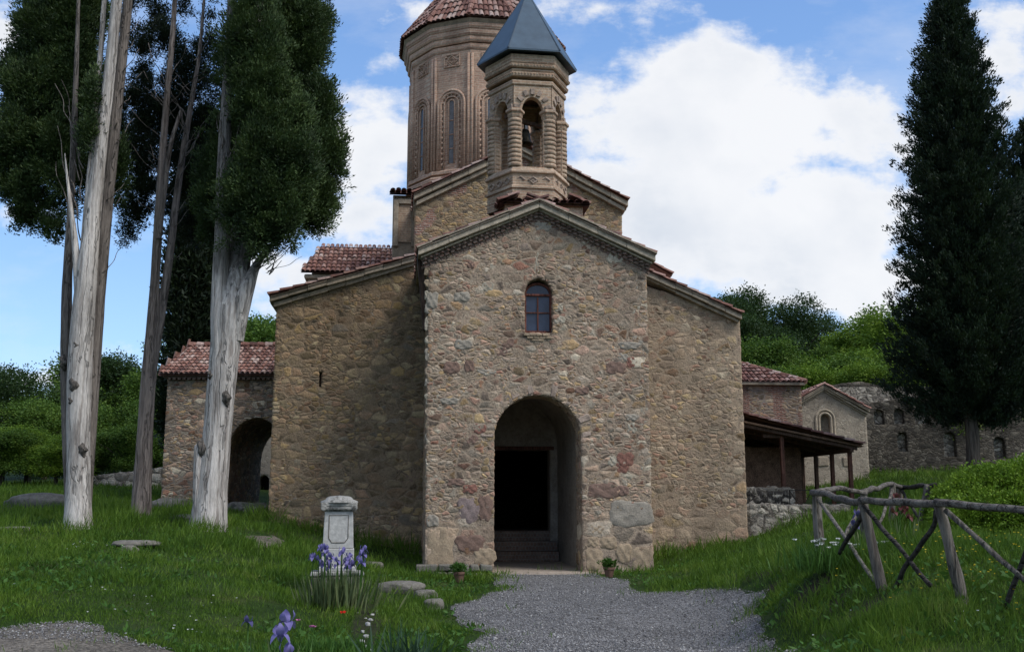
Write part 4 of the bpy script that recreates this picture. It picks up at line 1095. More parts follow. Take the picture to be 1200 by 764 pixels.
# courtyard wall seen through the passage, with a small dark arch
c0 = at(285, 590, 46); CW = empty('courtyard_wall', (c0.x, 46, 0), 0, 'pale stone wall with small dark arch seen through the gatehouse passage', 'wall')
cz = lambda py: at(300, py, 46).z
cx = lambda px: at(px, 560, 46).x-c0.x
panel('masonry', [(-1, .3), (5, .3), (5, cz(485)), (-1, cz(485))], 0, MAT['chapel'], CW, [arch_poly(cx(303), cx(316), .3, cz(563), 12)], h=.08, T=.5, Th=[.5])
mb = MB(); mb.box(((cx(303)+cx(316))/2, .55, 1.5), (1.2, .08, 3)); mb.build('dark_recess', MAT['dark'], CW)

# ------------------------------------------------------------------ right side buildings
AY = 36.0
AX = empty('annex', (at(866, 480, AY).x, AY, 0), math.radians(4), 'low annex of brick and rubble with red tile roof behind the right aisle', 'annex')
ax0 = at(866, 480, AY).x; aw_ = at(941, 480, AY).x-ax0; az = at(900, 451, AY).z
panel('wall', [(-2, 0), (aw_, 0), (aw_, az), (-2, az)], 0, MAT['annex'], AX, h=.05, T=4, seg=4)
mb = MB(); mb.box((aw_/2-1, -.06, az+.04), (aw_+2.2, .3, .1)); mb.box((aw_/2-1, 2, az+.03), (aw_+2.1, 4, .07)); mb.build('cornice', MAT['corn'], AX, bevel=.01)
up = Vector((0, 2.2, at(870, 424, AY+2).z-az))
hip = aw_*.98
tiles('roof', (-2, -.22, az+.08), (1, 0, 0), up, aw_+2.15, up.length, MAT['tile2'], AX, pitch=.19, exp=.33, clip=lambda u, v: u < aw_+2.15-2.3*v/up.length, base=[(0, 0), (aw_+2.15, 0), (aw_+2.15-2.3, up.length), (0, up.length)])
mb = MB(); A_ = Vector((aw_+.15, -.2, az+.12)); B_ = Vector((aw_+.15-2.3, -.22+2.2, az+.1+up.z))
for i in range(10): mb.tube([A_.lerp(B_, i/10), A_.lerp(B_, (i+1.15)/10)], [.10, .085], 8)
mb.build('hip_tiles', MAT['tile2'], AX)

KY = 41.0
k0 = at(967, 500, KY); KP = empty('chapel', (k0.x, KY, 0), 0, 'small pale chapel gable with carved round-headed niche behind the timber pavilion', 'chapel')
ku = lambda px: at(px, 510, KY).x-k0.x
kz = lambda py: at(967, py, KY).z
kl = [(ku(920), kz(481)), (0, kz(451)), (ku(1019), kz(480))]
kl[0] = (-kl[2][0], kl[2][1])
panel('wall', [(-ku(1016), kz(600)), (ku(1016), kz(600)), (ku(1016), kz(480)-.06), (0, kz(454)-.05), (-ku(1016), kz(480)-.06)], 0, MAT['chapel'], KP, [arch_poly(ku(962), ku(974), kz(508), kz(491), 12)], h=.05, T=4.5, Th=[.25], seg=5)
mb = MB(); mb.box((0, .27, kz(498)), (1, .04, 1.2)); mb.build('niche_back', MAT['chapel'], KP)
mb = MB(); stripe(mb, kl, -.2, .1, .12, .5); stripe(mb, shift(kl, -.12, .06), -.14, .1, .09, .5); stripe(mb, shift(kl, -.21, .1), -.07, .1, .06, .5); mb.build('cornice', MAT['corn'], KP, bevel=.01)
mb = MB()
for rad, th in ((.24, .05), (.36, .055)):
    mb.tube([(-rad, -.02, kz(509))]+[(rad*math.cos(PI-PI*i/14), -.02, kz(491)+rad*math.sin(PI*i/14)) for i in range(15)]+[(rad, -.02, kz(509))], th, 6)
mb.box((0, -.02, kz(510)), (.95, .16, .08)); mb.build('niche_surround', MAT['corn'], KP, smooth=False)
for s in (0, 2):
    up = Vector((kl[1][0]-kl[s][0], 0, kl[1][1]-kl[s][1])); tiles('roof', (kl[s][0], -.24, kl[s][1]+.02), (0, 1, 0), up, 5, up.length, MAT['tile2'], KP)
for (x, y_) in ((978, 538), (995, 540), (955, 545)):
    pass
mb = MB()
for px in (963, 992): mb.box((ku(px), -.01, kz(541)), (.42, .1, .36), None, .02)
mb.build('worn_corbels', MAT['cornd'], KP, bevel=.04)

# ruined academy wall
RY = 46.0
r0 = at(985, 500, RY); RW = empty('ruined_wall', (r0.x, RY, 0), math.radians(-3), 'dark grey ruined stone wall with two rows of arched niches', 'ruined wall')
ru = lambda px: at(px, 500, RY).x-r0.x
rz_ = lambda py: at(1060, py, RY).z
niches = [(1030, 489, 13, 19), (1053, 488, 13, 19), (1078, 487, 15, 20), (1105, 484, 15, 20), (1131, 482, 14, 20), (1165, 480, 14, 20)]
low = [(1055, 518, 12, 24), (1109, 521, 15, 30), (1165, 525, 14, 26)]
hs = []
for (x, y, w, h_) in niches+low:
    u0, u1 = ru(x-w/2), ru(x+w/2); hs.append(arch_poly(u0, u1, rz_(y+h_/2), rz_(y-h_/2)-(u1-u0)/2, 12))
topl = [(ru(1400), rz_(448)), (ru(1300), rz_(440)), (ru(1215), rz_(430)), (ru(1160), rz_(432)), (ru(1146), rz_(440)), (ru(1142), rz_(456)), (ru(1130), rz_(461)), (ru(1110), rz_(462)), (ru(1085), rz_(466)), (ru(1060), rz_(468)), (ru(1040), rz_(470)), (ru(985), rz_(476))]
panel('masonry', [(ru(985), rz_(590)), (ru(1400), rz_(590))]+topl, 0, MAT['ruin'], RW, hs, h=.055, T=1.0, Th=[.30]*9, seg=5)
mb = MB(); mb.box((ru(1190), .45, rz_(510)), (ru(1400)-ru(985), .3, rz_(462)-rz_(575))); mb.build('niche_backs', MAT['lowwall'], RW)
panel('upper_masonry', [(ru(975), rz_(480)), (ru(1125), rz_(480)), (ru(1125), rz_(459)), (ru(1080), rz_(457)), (ru(1062), rz_(452)), (ru(1042), rz_(447)), (ru(1022), rz_(443)), (ru(1000), rz_(445)), (ru(975), rz_(450))], 1.6, MAT['ruin'], RW, [arch_poly(ru(990), ru(1006), rz_(475), rz_(457), 10), arch_poly(ru(1012), ru(1034), rz_(475), rz_(460), 10)], h=.07, T=.8, Th=[.4, .4])
mb = MB(); mb.box((ru(1010), 2.05, rz_(468)), (2.4, .1, 1.6)); mb.build('recess_back', MAT['ruin'], RW)

# pavilion -----------------------------------------------
PV = empty('pavilion', (O.x, O.y, 0), YAW, 'open timber lean-to pavilion with sloping roof on thin posts against the church', 'pavilion')
p0, p1 = AD+3.0, AD+12.5
ph, pl_ = loc(868, 485, p0), loc(1010, 521.5, p0)
pu0 = wr1+.02; k_ = (ph[1]-pl_[1])/(pl_[0]-ph[0])
mb = MB(); mb.prism([(pu0, ph[1]-.06), (pl_[0], pl_[1]-.06), (pl_[0], pl_[1]), (pu0, ph[1])], p0, p1); mb.build('roof', MAT['soffit'], PV)
up = Vector((ph[0]-pl_[0], 0, ph[1]-pl_[1])); 
tiles('roof_tiles', (pl_[0]+.05, p0-.08, pl_[1]+.01), (0, 1, 0), up, p1-p0, up.length, MAT['tile'], PV)
mb = MB()
for i in range(9):
    y = p0+.15+i*(p1-p0-.3)/8; mb.prism([(pu0, ph[1]-.17), (pl_[0]-.1, pl_[1]-.15), (pl_[0]-.1, pl_[1]-.063), (pu0, ph[1]-.063)], y-.04, y+.04)
mb.build('rafters', MAT['woodd'], PV)
ur = lu(996, 540, p0+.25)
zfl = lz(996, 584, p0+.2)
mb = MB(); zpl_ = pl_[1]+k_*(pl_[0]-ur)
mb.box((ur, (p0+p1)/2, zpl_-.22), (.11, p1-p0-.1, .13)); mb.box(((ur+pu0)/2, p1-.3, zpl_-.2), (ur-pu0, .1, .12)); mb.build('eave_beam', MAT['woodd'], PV, bevel=.01)
for px, mt in ((996, 'woodr'), (975, 'woodr'), (956, 'woodd'), (940, 'woodd')):
    # posts stand under the eave beam, one behind the other
    lo_, hi_ = p0, p1+4
    for _ in range(40):
        mid = (lo_+hi_)/2
        if lu(px, 540, mid) < ur: lo_ = mid
        else: hi_ = mid
    y = min(max(mid, p0+.25), p1-.35)
    mb = MB(); mb.box((ur, y, (zfl-.6+zpl_-.28)/2), (.115, .115, zpl_-.28-zfl+.6)); mb.build('post', MAT[mt], PV, bevel=.012)
uf = lu(917, 540, p0+.4); zt_ = pl_[1]+k_*(pl_[0]-uf)-.18
mb = MB(); mb.box((uf, p0+.4, (zfl-.6+zt_)/2), (.115, .115, zt_-zfl+.6)); mb.build('post', MAT['woodr'], PV, bevel=.012)
mb = MB(); mb.box((uf, p0+.4, zt_-.12), (1.2, .1, .1)); mb.build('beam', MAT['woodd'], PV, bevel=.01)
ub = lu(938, 540, p0+2.4); zb1 = pl_[1]+k_*(pl_[0]-ub)-.2
mb = MB(); mb.box(((pu0+ub)/2, p0+2.4, (zfl-.5+zb1)/2), (ub-pu0, .1, zb1-zfl+.5)); mb.build('shade_backing', MAT['soffit'], PV)  # boards added to stand in for the deep shade under the roof
mb = MB(); mb.box(((pu0+ur)/2-.1, (p0+p1)/2+.6, zfl-.45), (ur-pu0, p1-p0, .5)); mb.build('floor', MAT['step'], PV)
# low walls before the pavilion
def lowwall(name, x0, x1, yb, yt, Y, mat, label, T=.5, hh=.05):
    a = at(x0, yb, Y); b = at(x1, yb, Y); z1 = at(x0, yt, Y).z; z0 = min(a.z, hz((a.x+b.x)/2, Y))-.3
    o = empty(name, (a.x, Y, 0), math.radians(4), label, 'wall'); W = b.x-a.x
    n = int(W/.35)+1; topp = [(W*(1-i/n), z1+random.uniform(-.05, .04)) for i in range(n+1)]
    panel('masonry', [(0, z0), (W, z0)]+topp, 0, mat, o, h=.04, T=T, seg=5)
    m = MB(); x = 0
    while x < W-.05:
        w = min(random.uniform(.3, .6), W-x); m.box((x+w/2, T/2-.02, z1-.0), (w-.02, T+.06, .11), Matrix.Rotation(random.uniform(-.03, .03), 3, 'Y'), .02); x += w
    m.build('coping', MAT['rock'], o, bevel=.025, seg=3)
    return o
bw = lowwall('parapet_wall', 872, 932, 600, 574, 30.6, MAT['lowwall'], 'low pale parapet wall with dark weathered planks under the pavilion roof')
mb = MB()
for i in range(16):
    w = .085; mb.box((.06+i*.088, -.05, at(900, 588, 30.6).z+random.uniform(-.03, .03)), (w*.8, .05, .62*random.uniform(.85, 1.1)), Matrix.Rotation(random.uniform(-.05, .05), 3, 'Y'))
mb.build('weathered_planks', MAT['fenced'], bw)
lowwall('retaining_wall', 878, 1000, 622, 594, 28.4, MAT['lowwall'], 'low retaining wall of round pale stones behind the wooden fence corner', T=.7)
# small iron railing on the retaining wall
ir = empty('iron_railing', at(930, 592, 28.5), math.radians(4), 'small dark iron railing with V bars on the retaining wall', 'railing')
mb = MB(); L = at(958, 592, 28.5).x-at(930, 592, 28.5).x; hgt = .42
mb.tube([(0, .3, hgt), (L, .3, hgt)], .014, 6); mb.build('rail', MAT['dark'], ir)
mb = MB(); mb.tube([(0, .3, hgt), (L/2, .3, -.1), (L, .3, hgt)], .012, 6); mb.build('brace', MAT['dark'], ir)
for u in (0, L): mb = MB(); mb.tube([(u, .3, -.15), (u, .3, hgt)], .014, 6); mb.build('bar', MAT['dark'], ir)

# ------------------------------------------------------------------ foliage tools
def unit(v): return v/np.maximum(np.linalg.norm(v, axis=1, keepdims=True), 1e-6)
def leaves(C, Dn, L, Wd, fold=.25):
    """rhombic blades: base C, direction Dn, length L, width Wd"""
    N = len(C); Dn = unit(Dn); r = unit(rng.normal(size=(N, 3))); s = unit(np.cross(Dn, r)); up = np.cross(s, Dn)
    L = np.broadcast_to(L, N)[:, None]; Wd = np.broadcast_to(Wd, N)[:, None]
    m = C+Dn*L*.45+up*L*fold*.3
    V = np.stack([C, m+s*Wd*.5, C+Dn*L, m-s*Wd*.5], 1).reshape(-1, 3)
    return V, (np.arange(N)[:, None]*4+np.arange(4)[None])
def foliage(name, C, out, mat, parent, per=10, spread=.22, L=.16, Wd=.05, upb=.5, rnd=.7):
    M = len(C); Cc = np.repeat(C, per, 0)+rng.normal(size=(M*per, 3))*spread*.5
    d = np.repeat(out, per, 0)+np.array([0, 0, upb])+rng.normal(size=(M*per, 3))*rnd
    l = L*rng.uniform(.6, 1.4, M*per); w = Wd*rng.uniform(.6, 1.4, M*per)
    V, Fq = leaves(Cc, d, l, w); return fast(name, V, Fq, mat, parent)
def lobe_points(lobes, n, shell=.55, gap=0.0, gs=1.0, seed=0):
    """points through a union of ellipsoids (centre, radii), denser toward the skin; gap cuts holes by noise"""
    vol = np.array([r[0]*r[1]*r[2] for _, r in lobes])**(.75); pick = rng.choice(len(lobes), n, p=vol/vol.sum())
    c = np.array([tuple(l[0]) for l in lobes])[pick]; r = np.array([tuple(l[1]) for l in lobes])[pick]
    d = unit(rng.normal(size=(n, 3))); rad = rng.uniform(0, 1, n)**(.5*(1-shell)+.08)
    rad = rad*(.74+.34*vnoise(d*2.0+pick[:, None]*7.3, 1.6, seed)+.26*vnoise(d*2.0+pick[:, None]*3.1, 4.5, seed+1))
    P = c+d*r*rad[:, None]
    if gap:
        keep = fbm(P, gs, 3, seed+3) > gap; P, d = P[keep], d[keep]
    return P, d
def lumps(lobes, K, rs, n, gap=.25, gs=.9, seed=0, shell=.35, drop=0.0):
    """crown made of many small tufty masses: centres through the lobes, twigs round each mass"""
    c, d0 = lobe_points(lobes, K, shell, gap, gs, seed)
    if drop: k = rng.random(len(c)) > drop; c, d0 = c[k], d0[k]
    m = len(c); r = rs*rng.uniform(.6, 1.35, m)
    d = unit(rng.normal(size=(m*n, 3))); rad = rng.uniform(0, 1, m*n)**.38
    P = np.repeat(c, n, 0)+d*rad[:, None]*np.repeat(r, n)[:, None]*np.array([1, 1, 1.35])
    return P, unit(d*.8+np.repeat(d0, n, 0)*.5)
def pxlobe(px, py, rx, ry, Y, rz=None):
    c = at(px, py, Y); dist = Y*ct+(c.z-CAMZ)*st; k = dist/F
    return (c, (rx*k, (rz if rz else (rx*.9))*k, ry*k*1.12))
def catmull(P, n=8):
    P = [np.array(p, float) for p in P]; P = [2*P[0]-P[1]]+P+[2*P[-1]-P[-2]]; out = []
    for i in range(1, len(P)-2):
        for j in range(n):
            t = j/n; a, b, c, d = P[i-1:i+3]
            out.append(.5*((2*b)+(-a+c)*t+(2*a-5*b+4*c-d)*t*t+(-a+3*b-3*c+d)*t**3))
    out.append(P[-2]); return np.array(out)
def trunk_geo(pts, nseg=22, n=10, flute=.10, seed=0, base_flare=.0):
    """pts: (px,py,width_px,Y)"""
    P = []
    for (px, py, w, Y) in pts:
        c = at(px, py, Y); k = (Y*ct+(c.z-CAMZ)*st)/F; P.append((c.x, c.y, c.z, w*k/2))
    C = catmull(P, n); V = []
    for i, c in enumerate(C):
        for j in range(nseg):
            a = 2*PI*j/nseg; V.append((c[0]+c[3]*math.cos(a), c[1]+c[3]*math.sin(a), c[2], math.cos(a), math.sin(a), c[3], i/len(C)))
    V = np.array(V); Q3 = np.column_stack([V[:, 3]*1.6+seed*3, V[:, 4]*1.6, V[:, 2]*.35])
    f = (fbm(Q3, 1.3, 4, seed)-.5)*2*flute+ (vnoise(np.column_stack([V[:, :2]*4, V[:, 2]*3]), 1, seed)-.5)*.06
    flare = base_flare*np.exp(-V[:, 6]*14)*(.6+.8*vnoise(np.column_stack([V[:, 3]*2.2, V[:, 4]*2.2, V[:, 2]*0]), 1, seed+4))
    k = V[:, 5]*(f+flare)
    Vx = np.column_stack([V[:, 0]+V[:, 3]*k, V[:, 1]+V[:, 4]*k, V[:, 2]])
    m = len(C); I = np.arange(m*nseg).reshape(m, nseg); J = np.roll(I, -1, 1)
    Fq = np.stack([I[:-1], J[:-1], J[1:], I[1:]], -1).reshape(-1, 4)
    return Vx, Fq
def merge(parts):
    VV = []; FF = []; n = 0
    for v, f in parts: VV.append(v); FF.append(f+n); n += len(v)
    return np.concatenate(VV), np.concatenate(FF)
def knots(pts, n, seed):
    """knotty lumps on the near side of a trunk"""
    r = random.Random(seed); out = []
    for _ in range(n):
        i = r.randrange(len(pts)-1); t = r.random(); a, b = pts[i], pts[i+1]
        q = [a[k]*(1-t)+b[k]*t for k in range(4)]
        off = r.uniform(-.42, .42); px = q[0]+off*q[2]
        w = q[2]*r.uniform(.10, .2)
        out.append(trunk_geo([(px, q[1]+w*1.0, w*.5, q[3]-.012*q[2]*math.sqrt(max(0, .25-off*off))*1.6), (px, q[1], w*1.1, q[3]-.012*q[2]*math.sqrt(max(0, .25-off*off))*1.9), (px, q[1]-w*.9, w*.4, q[3]-.012*q[2]*math.sqrt(max(0, .25-off*off))*1.6)], 10, 4, .3, seed+_))
    return out
def twig(px, py, Y, dx, dy, L, w, seed):
    r = random.Random(seed); P = [(px, py, w, Y)]
    n = 5
    for i in range(1, n+1):
        t = i/n; P.append((px+dx*L*t+r.uniform(-.05, .05)*L, py+dy*L*t-.18*L*t*t+r.uniform(-.04, .04)*L, max(.8, w*(1-.75*t)), Y+r.uniform(-.15, .15)*i*.4))
    return trunk_geo(P, 6, 3, .05, seed)

# ------------------------------------------------------------------ the three big cypresses on the left
A_ = empty('cypress_tree', at(90, 619, 22), 0, 'tall cypress at far left with pale multi-stemmed trunk leaning right', 'tree')
base = Vector(A_.location)
def putp(o, parent):
    o.parent = parent; o.matrix_parent_inverse = Matrix.Translation(-parent.location); return o
p1_ = [(91, 650, 34, 22), (91, 618, 31, 22), (92, 560, 27, 22), (92, 480, 27, 22), (95, 400, 27, 22), (101, 330, 23, 22), (109, 250, 18, 22), (118, 170, 15, 22), (128, 90, 13, 22), (136, 10, 12, 22), (146, -90, 10, 22), (152, -220, 7, 22)]
p2_ = [(98, 640, 12, 22.5), (102, 560, 14, 22.5), (108, 440, 17, 22.5), (115, 350, 16, 22.5), (124, 250, 15, 22.5), (136, 130, 13, 22.5), (149, 10, 11, 22.5), (160, -120, 9, 22.5)]
p3_ = [(84, 640, 10, 22.4), (80, 560, 11, 22.4), (78, 450, 13, 22.4), (78, 360, 12, 22.4), (81, 290, 10, 22.4), (84, 220, 8, 22.4), (88, 120, 6, 22.4), (92, 0, 4, 22.4)]
p4_ = [(95, 400, 14, 22.0), (98, 330, 13, 22.0), (102, 250, 9, 22.0), (108, 180, 7.5, 22.0), (112, 129, 7, 22.0), (118, 60, 6, 22.1), (122, 0, 5.5, 22.1), (128, -90, 4, 22.1)]
p5_ = [(93, 345, 12, 22.0), (88, 285, 8, 21.95), (83, 245, 5.5, 21.9), (79, 210, 3, 21.9), (76, 180, 1.2, 21.9)]
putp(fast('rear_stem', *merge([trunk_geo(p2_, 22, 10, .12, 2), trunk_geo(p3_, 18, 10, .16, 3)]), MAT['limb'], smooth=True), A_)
geo = [trunk_geo(p1_, 30, 12, .10, 1, .32), trunk_geo(p4_, 18, 10, .14, 4), trunk_geo(p5_, 10, 8, .1, 5)]+[]
tw = []
for i in range(16): tw.append(twig(150-i*3, 40+i*22, 22.4, random.choice((.5, .8, .3)), -random.uniform(.3, .9), random.uniform(18, 46), 1.7, 40+i))
for i in range(9): tw.append(twig(92+random.uniform(-4, 6), 170+i*14, 22.1, -random.uniform(.1, .4), -1, random.uniform(40, 80), 1.8, 80+i))
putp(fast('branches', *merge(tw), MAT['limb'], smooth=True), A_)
for (px, py, w, Y) in ((88, 452, 13, 21.83), (75, 425, 9, 22.1), (97, 527, 9, 21.82), (90, 405, 7, 21.80), (84, 470, 6, 21.80)): putp(fast('knot', *trunk_geo([(px+1, py+w*1.1, w*.3, Y+.04), (px-1, py+w*.4, w*.8, Y), (px+1, py, w*1.0, Y), (px-1.5, py-w*.5, w*.8, Y), (px, py-w*1.1, w*.25, Y+.04)], 16, 6, .32, px), MAT['knot'], smooth=True), A_)
putp(fast('trunk', *merge(geo), MAT['bark'], smooth=True), A_)
LA = [(68, -70, 44, 90), (62, 40, 38, 60), (52, 100, 42, 64), (58, 150, 44, 44), (92, 60, 24, 100), (92, -20, 30, 80), (30, 165, 26, 34), (78, 190, 26, 44)]
LA2 = [(22, 215, 32, 42), (50, 235, 34, 46), (66, 272, 12, 22), (12, 190, 22, 30)]
P, d = lumps([pxlobe(*l, 23.6, 40) for l in LA], 500, .32, 26, .24, .9, 1)
Pb, db = lumps([pxlobe(*l, 23.6, 26) for l in LA2], 85, .22, 16, .34, 1.4, 2)
P, d = np.concatenate([P, Pb]), np.concatenate([d, db])
P2_, d2 = lobe_points([pxlobe(108, 110, 10, 32, 21.9, 10), pxlobe(104, 155, 12, 22, 21.9, 10), pxlobe(135, 200, 14, 40, 23.2, 14)], 420, .3, .3, 2, 5)
putp(foliage('crown', np.concatenate([P, P2_]), np.concatenate([d, d2]), MAT['cyp'], A_, 28, .13, .08, .028, .8, .42), A_)

B_ = empty('cypress_tree', at(165, 606, 24), 0, 'slender brown-barked cypress splitting into two stems, with see-through dark crown', 'tree')
q1 = [(165, 640, 24, 24), (165, 606, 22, 24), (168, 540, 19, 24), (172, 470, 17, 24), (177, 410, 16, 24), (181, 340, 11, 24), (185, 270, 10, 24), (190, 190, 9, 24), (196, 110, 7, 24), (203, 30, 6, 24), (208, -60, 4, 24)]
q2 = [(178, 430, 12, 24.1), (185, 390, 11, 24.1), (193, 340, 10, 24.1), (200, 290, 9, 24.1), (207, 230, 8, 24.2), (216, 170, 7, 24.2), (226, 110, 5.5, 24.2), (234, 60, 4, 24.2), (240, -10, 3, 24.2)]
q3 = [(186, 280, 7, 23.9), (193, 220, 6, 23.9), (200, 170, 5, 23.8), (212, 130, 4, 23.8)]
geo = [trunk_geo(q1, 22, 10, .10, 11, .32), trunk_geo(q2, 16, 10, .10, 12), trunk_geo(q3, 10, 8, .1, 13)]
tw = []
for i in range(44):
    px, py = (random.choice(((186, 260), (190, 190), (195, 120), (208, 220), (218, 160), (228, 100), (200, 290))))
    tw.append(twig(px, py+random.uniform(-30, 30), 24, random.choice((-1, 1))*random.uniform(.25, .9), -random.uniform(.2, .9), random.uniform(22, 55), 1.8, 200+i))
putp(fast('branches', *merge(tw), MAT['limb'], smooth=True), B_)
putp(fast('trunk', *merge(geo), MAT['barkb'], smooth=True), B_)
LB = [(206, -5, 44, 34), (165, 50, 26, 60), (196, 70, 34, 50), (158, 140, 22, 60), (152, 252, 13, 24), (184, 150, 34, 64), (216, 120, 28, 50), (247, 62, 15, 36), (242, 140, 20, 66), (214, 226, 26, 56), (196, -80, 45, 60), (238, 210, 24, 60), (226, 180, 30, 40), (172, 215, 20, 30)]
P, d = lumps([pxlobe(*l, 25.6, 26) for l in LB], 360, .24, 22, .41, 1.3, 7)
putp(foliage('crown', P, d, MAT['cypd'], B_, 28, .13, .07, .025, .8, .42), B_)

C_ = empty('cypress_tree', at(243, 620, 22.5), 0, 'stout pale cypress with broken stub at its foot and dense dark crown beside the church', 'tree')
c1 = [(244, 655, 42, 22.5), (244, 620, 40, 22.5), (248, 570, 35, 22.5), (254, 510, 32, 22.5), (260, 450, 32, 22.5), (265, 400, 34, 22.5), (270, 365, 38, 22.5), (274, 335, 34, 22.6), (282, 290, 28, 22.8), (290, 220, 24, 23), (298, 100, 18, 23), (304, -60, 12, 23)]
c2 = [(258, 420, 20, 22.4), (258, 370, 22, 22.4), (259, 320, 20, 22.4), (261, 260, 17, 22.3), (262, 190, 15, 22.3), (266, 100, 11, 22.3), (270, 20, 9, 22.3), (274, -80, 6, 22.3)]
c3 = [(275, 400, 20, 22.5), (282, 360, 22, 22.4), (290, 334, 18, 22.4), (298, 315, 12, 22.5), (309, 298, 8, 22.6), (324, 282, 5, 22.7), (340, 265, 3, 22.8)]
c4 = [(234, 655, 18, 22.35), (233, 620, 15, 22.35), (233, 570, 13, 22.35), (233, 535, 11, 22.35), (232, 523, 8, 22.35), (231, 520, 1, 22.35)]
MAT['barkshade'] = shadebarkmat('crown-shaded cypress bark', at(270, 326, 22.5).z)  # trunk colour darkened from here up as shade under the crown
tw = []
geo = [trunk_geo(c1, 34, 12, .09, 21, .38), trunk_geo(c2, 22, 10, .12, 22), trunk_geo(c3, 18, 10, .12, 23), trunk_geo(c4, 14, 8, .14, 24, .2)]
for i in range(20):
    tw.append(twig(300+random.uniform(-16, 20), 312+random.uniform(-14, 10), 22.4, random.uniform(.3, 1), -random.uniform(.1, .8), random.uniform(24, 52), 2.2, 300+i))
for i in range(10): tw.append(twig(258+random.uniform(-5, 5), 200+random.uniform(-60, 60), 22.2, random.uniform(-.2, .4), -1, random.uniform(30, 70), 2.0, 330+i))
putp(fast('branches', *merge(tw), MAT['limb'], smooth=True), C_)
for (px, py, w, Y) in ((265.5, 466, 10, 22.28), (238, 526, 12, 22.3), (247, 440, 6, 22.26)): putp(fast('knot', *trunk_geo([(px+1, py+w*1.1, w*.3, Y+.04), (px-1, py+w*.4, w*.8, Y), (px+1, py, w*1.0, Y), (px-1.5, py-w*.5, w*.8, Y), (px, py-w*1.1, w*.25, Y+.04)], 16, 6, .32, int(px)), MAT['knot'], smooth=True), C_)
putp(fast('trunk', *merge(geo), MAT['barkshade'], smooth=True), C_)
LC = [(322, 40, 52, 120), (324, 180, 66, 90), (352, 110, 38, 110), (298, 130, 40, 120), (280, 215, 36, 60), (344, 232, 42, 48), (316, -80, 50, 100), (378, 195, 20, 56), (290, 255, 36, 30), (354, 20, 24, 90), (380, 125, 12, 34), (372, 240, 16, 22), (254, 240, 16, 36)]
LCf = [(302, 140, 36, 150, 21.9, 18), (300, 240, 34, 48, 21.8, 18), (330, 255, 40, 30, 22.0, 20), (264, 240, 20, 42, 22.0, 16), (292, 20, 22, 110, 21.9, 16), (332, 180, 48, 90, 21.9, 18)]
P, d = lumps([pxlobe(*l, 23.6, 38) for l in LC]+[pxlobe(*l) for l in LCf], 920, .33, 26, .20, .9, 9)
putp(foliage('crown', P, d, MAT['cyp'], C_, 28, .13, .08, .028, .8, .42), C_)

E_ = empty('cypress_tree', at(225, 590, 37), 0, 'narrow dark cypress rising behind the gatehouse roof', 'tree')
putp(fast('trunk', *trunk_geo([(225, 600, 12, 37), (225, 480, 10, 37), (226, 300, 7, 37)], 10, 6), MAT['barkd'], smooth=True), E_)
P, d = lobe_points([pxlobe(222, 400, 26, 70, 37, 30), pxlobe(226, 320, 30, 80, 37, 30), pxlobe(230, 240, 24, 80, 37, 26), pxlobe(210, 470, 24, 50, 37, 26)], 4200, .5, .27, .7, 33)
putp(foliage('crown', P, d, MAT['cypd'], E_, 9, .3, .24, .08, .9, .7), E_)

# ------------------------------------------------------------------ big conifers on the right
def conifer(px, Y, top, half, bottom, nb, label, seed, trunk_w, lean=0):
    o = empty('conifer_tree', at(px, 575, Y), 0, label, 'tree'); rr = random.Random(seed)
    ax = at(px, 500, Y).x; ax2 = at(px+lean, 100, Y).x; zt = at(px, top, Y).z; zbt = at(px, bottom, Y).z; zg = at(px, 575, Y).z
    putp(fast('trunk', *trunk_geo([(px, 600, trunk_w*1.15, Y), (px, 520, trunk_w, Y), (px+lean*.3, 440, trunk_w*.9, Y), (px+lean*.6, 250, trunk_w*.6, Y), (px+lean, top+10, trunk_w*.2, Y)], 16, 8, .1, seed), MAT['barkd'], smooth=True), o)
    C = []; Dd = []
    for i in range(nb):
        t = (i+rr.random())/nb; t = t**.92; z = zbt+(zt-zbt)*t
        L = half(t)*(rr.uniform(.55, .95) if rr.random() < .7 else rr.uniform(.9, 1.18)); az = rr.uniform(0, 2*PI)
        upa = rr.uniform(.25, .55)+.5*t
        x0 = ax+(ax2-ax)*t; m = max(4, int(L/.11))
        for j in range(m):
            s_ = (j+rr.random())/m
            if s_ < .2: continue
            # side shoots give each bough a feathered tip
            side = rr.gauss(0, .17)*(1.15-s_); dirv = np.array([math.cos(az+side), math.sin(az+side), 0])
            c = np.array([x0, Y, z])+dirv*L*s_+np.array([0, 0, L*upa*s_**1.7-.10*L*math.sin(s_*PI)+rr.gauss(0, .05)])
            C.append(c); Dd.append(dirv*(.5+.5*s_)+np.array([0, 0, .30+.75*s_]))
    putp(foliage('crown', np.array(C), np.array(Dd), MAT['fir'], o, 34, .13, .10, .036, .2, .42), o)
    return o
conifer(1140, 29, -12, lambda t: .12+2.2*min(1, (1-t)*1.05)**.66, 496, 1250, 'tall dark conifer at right with ascending ragged branches above the hedge', 5, 15, -22)
conifer(1216, 31, 150, lambda t: .25+2.3*min(1, (1-t)*1.1)**.7, 474, 760, 'dark conifer at the right frame edge partly hidden behind the taller one', 6, 14, -6)

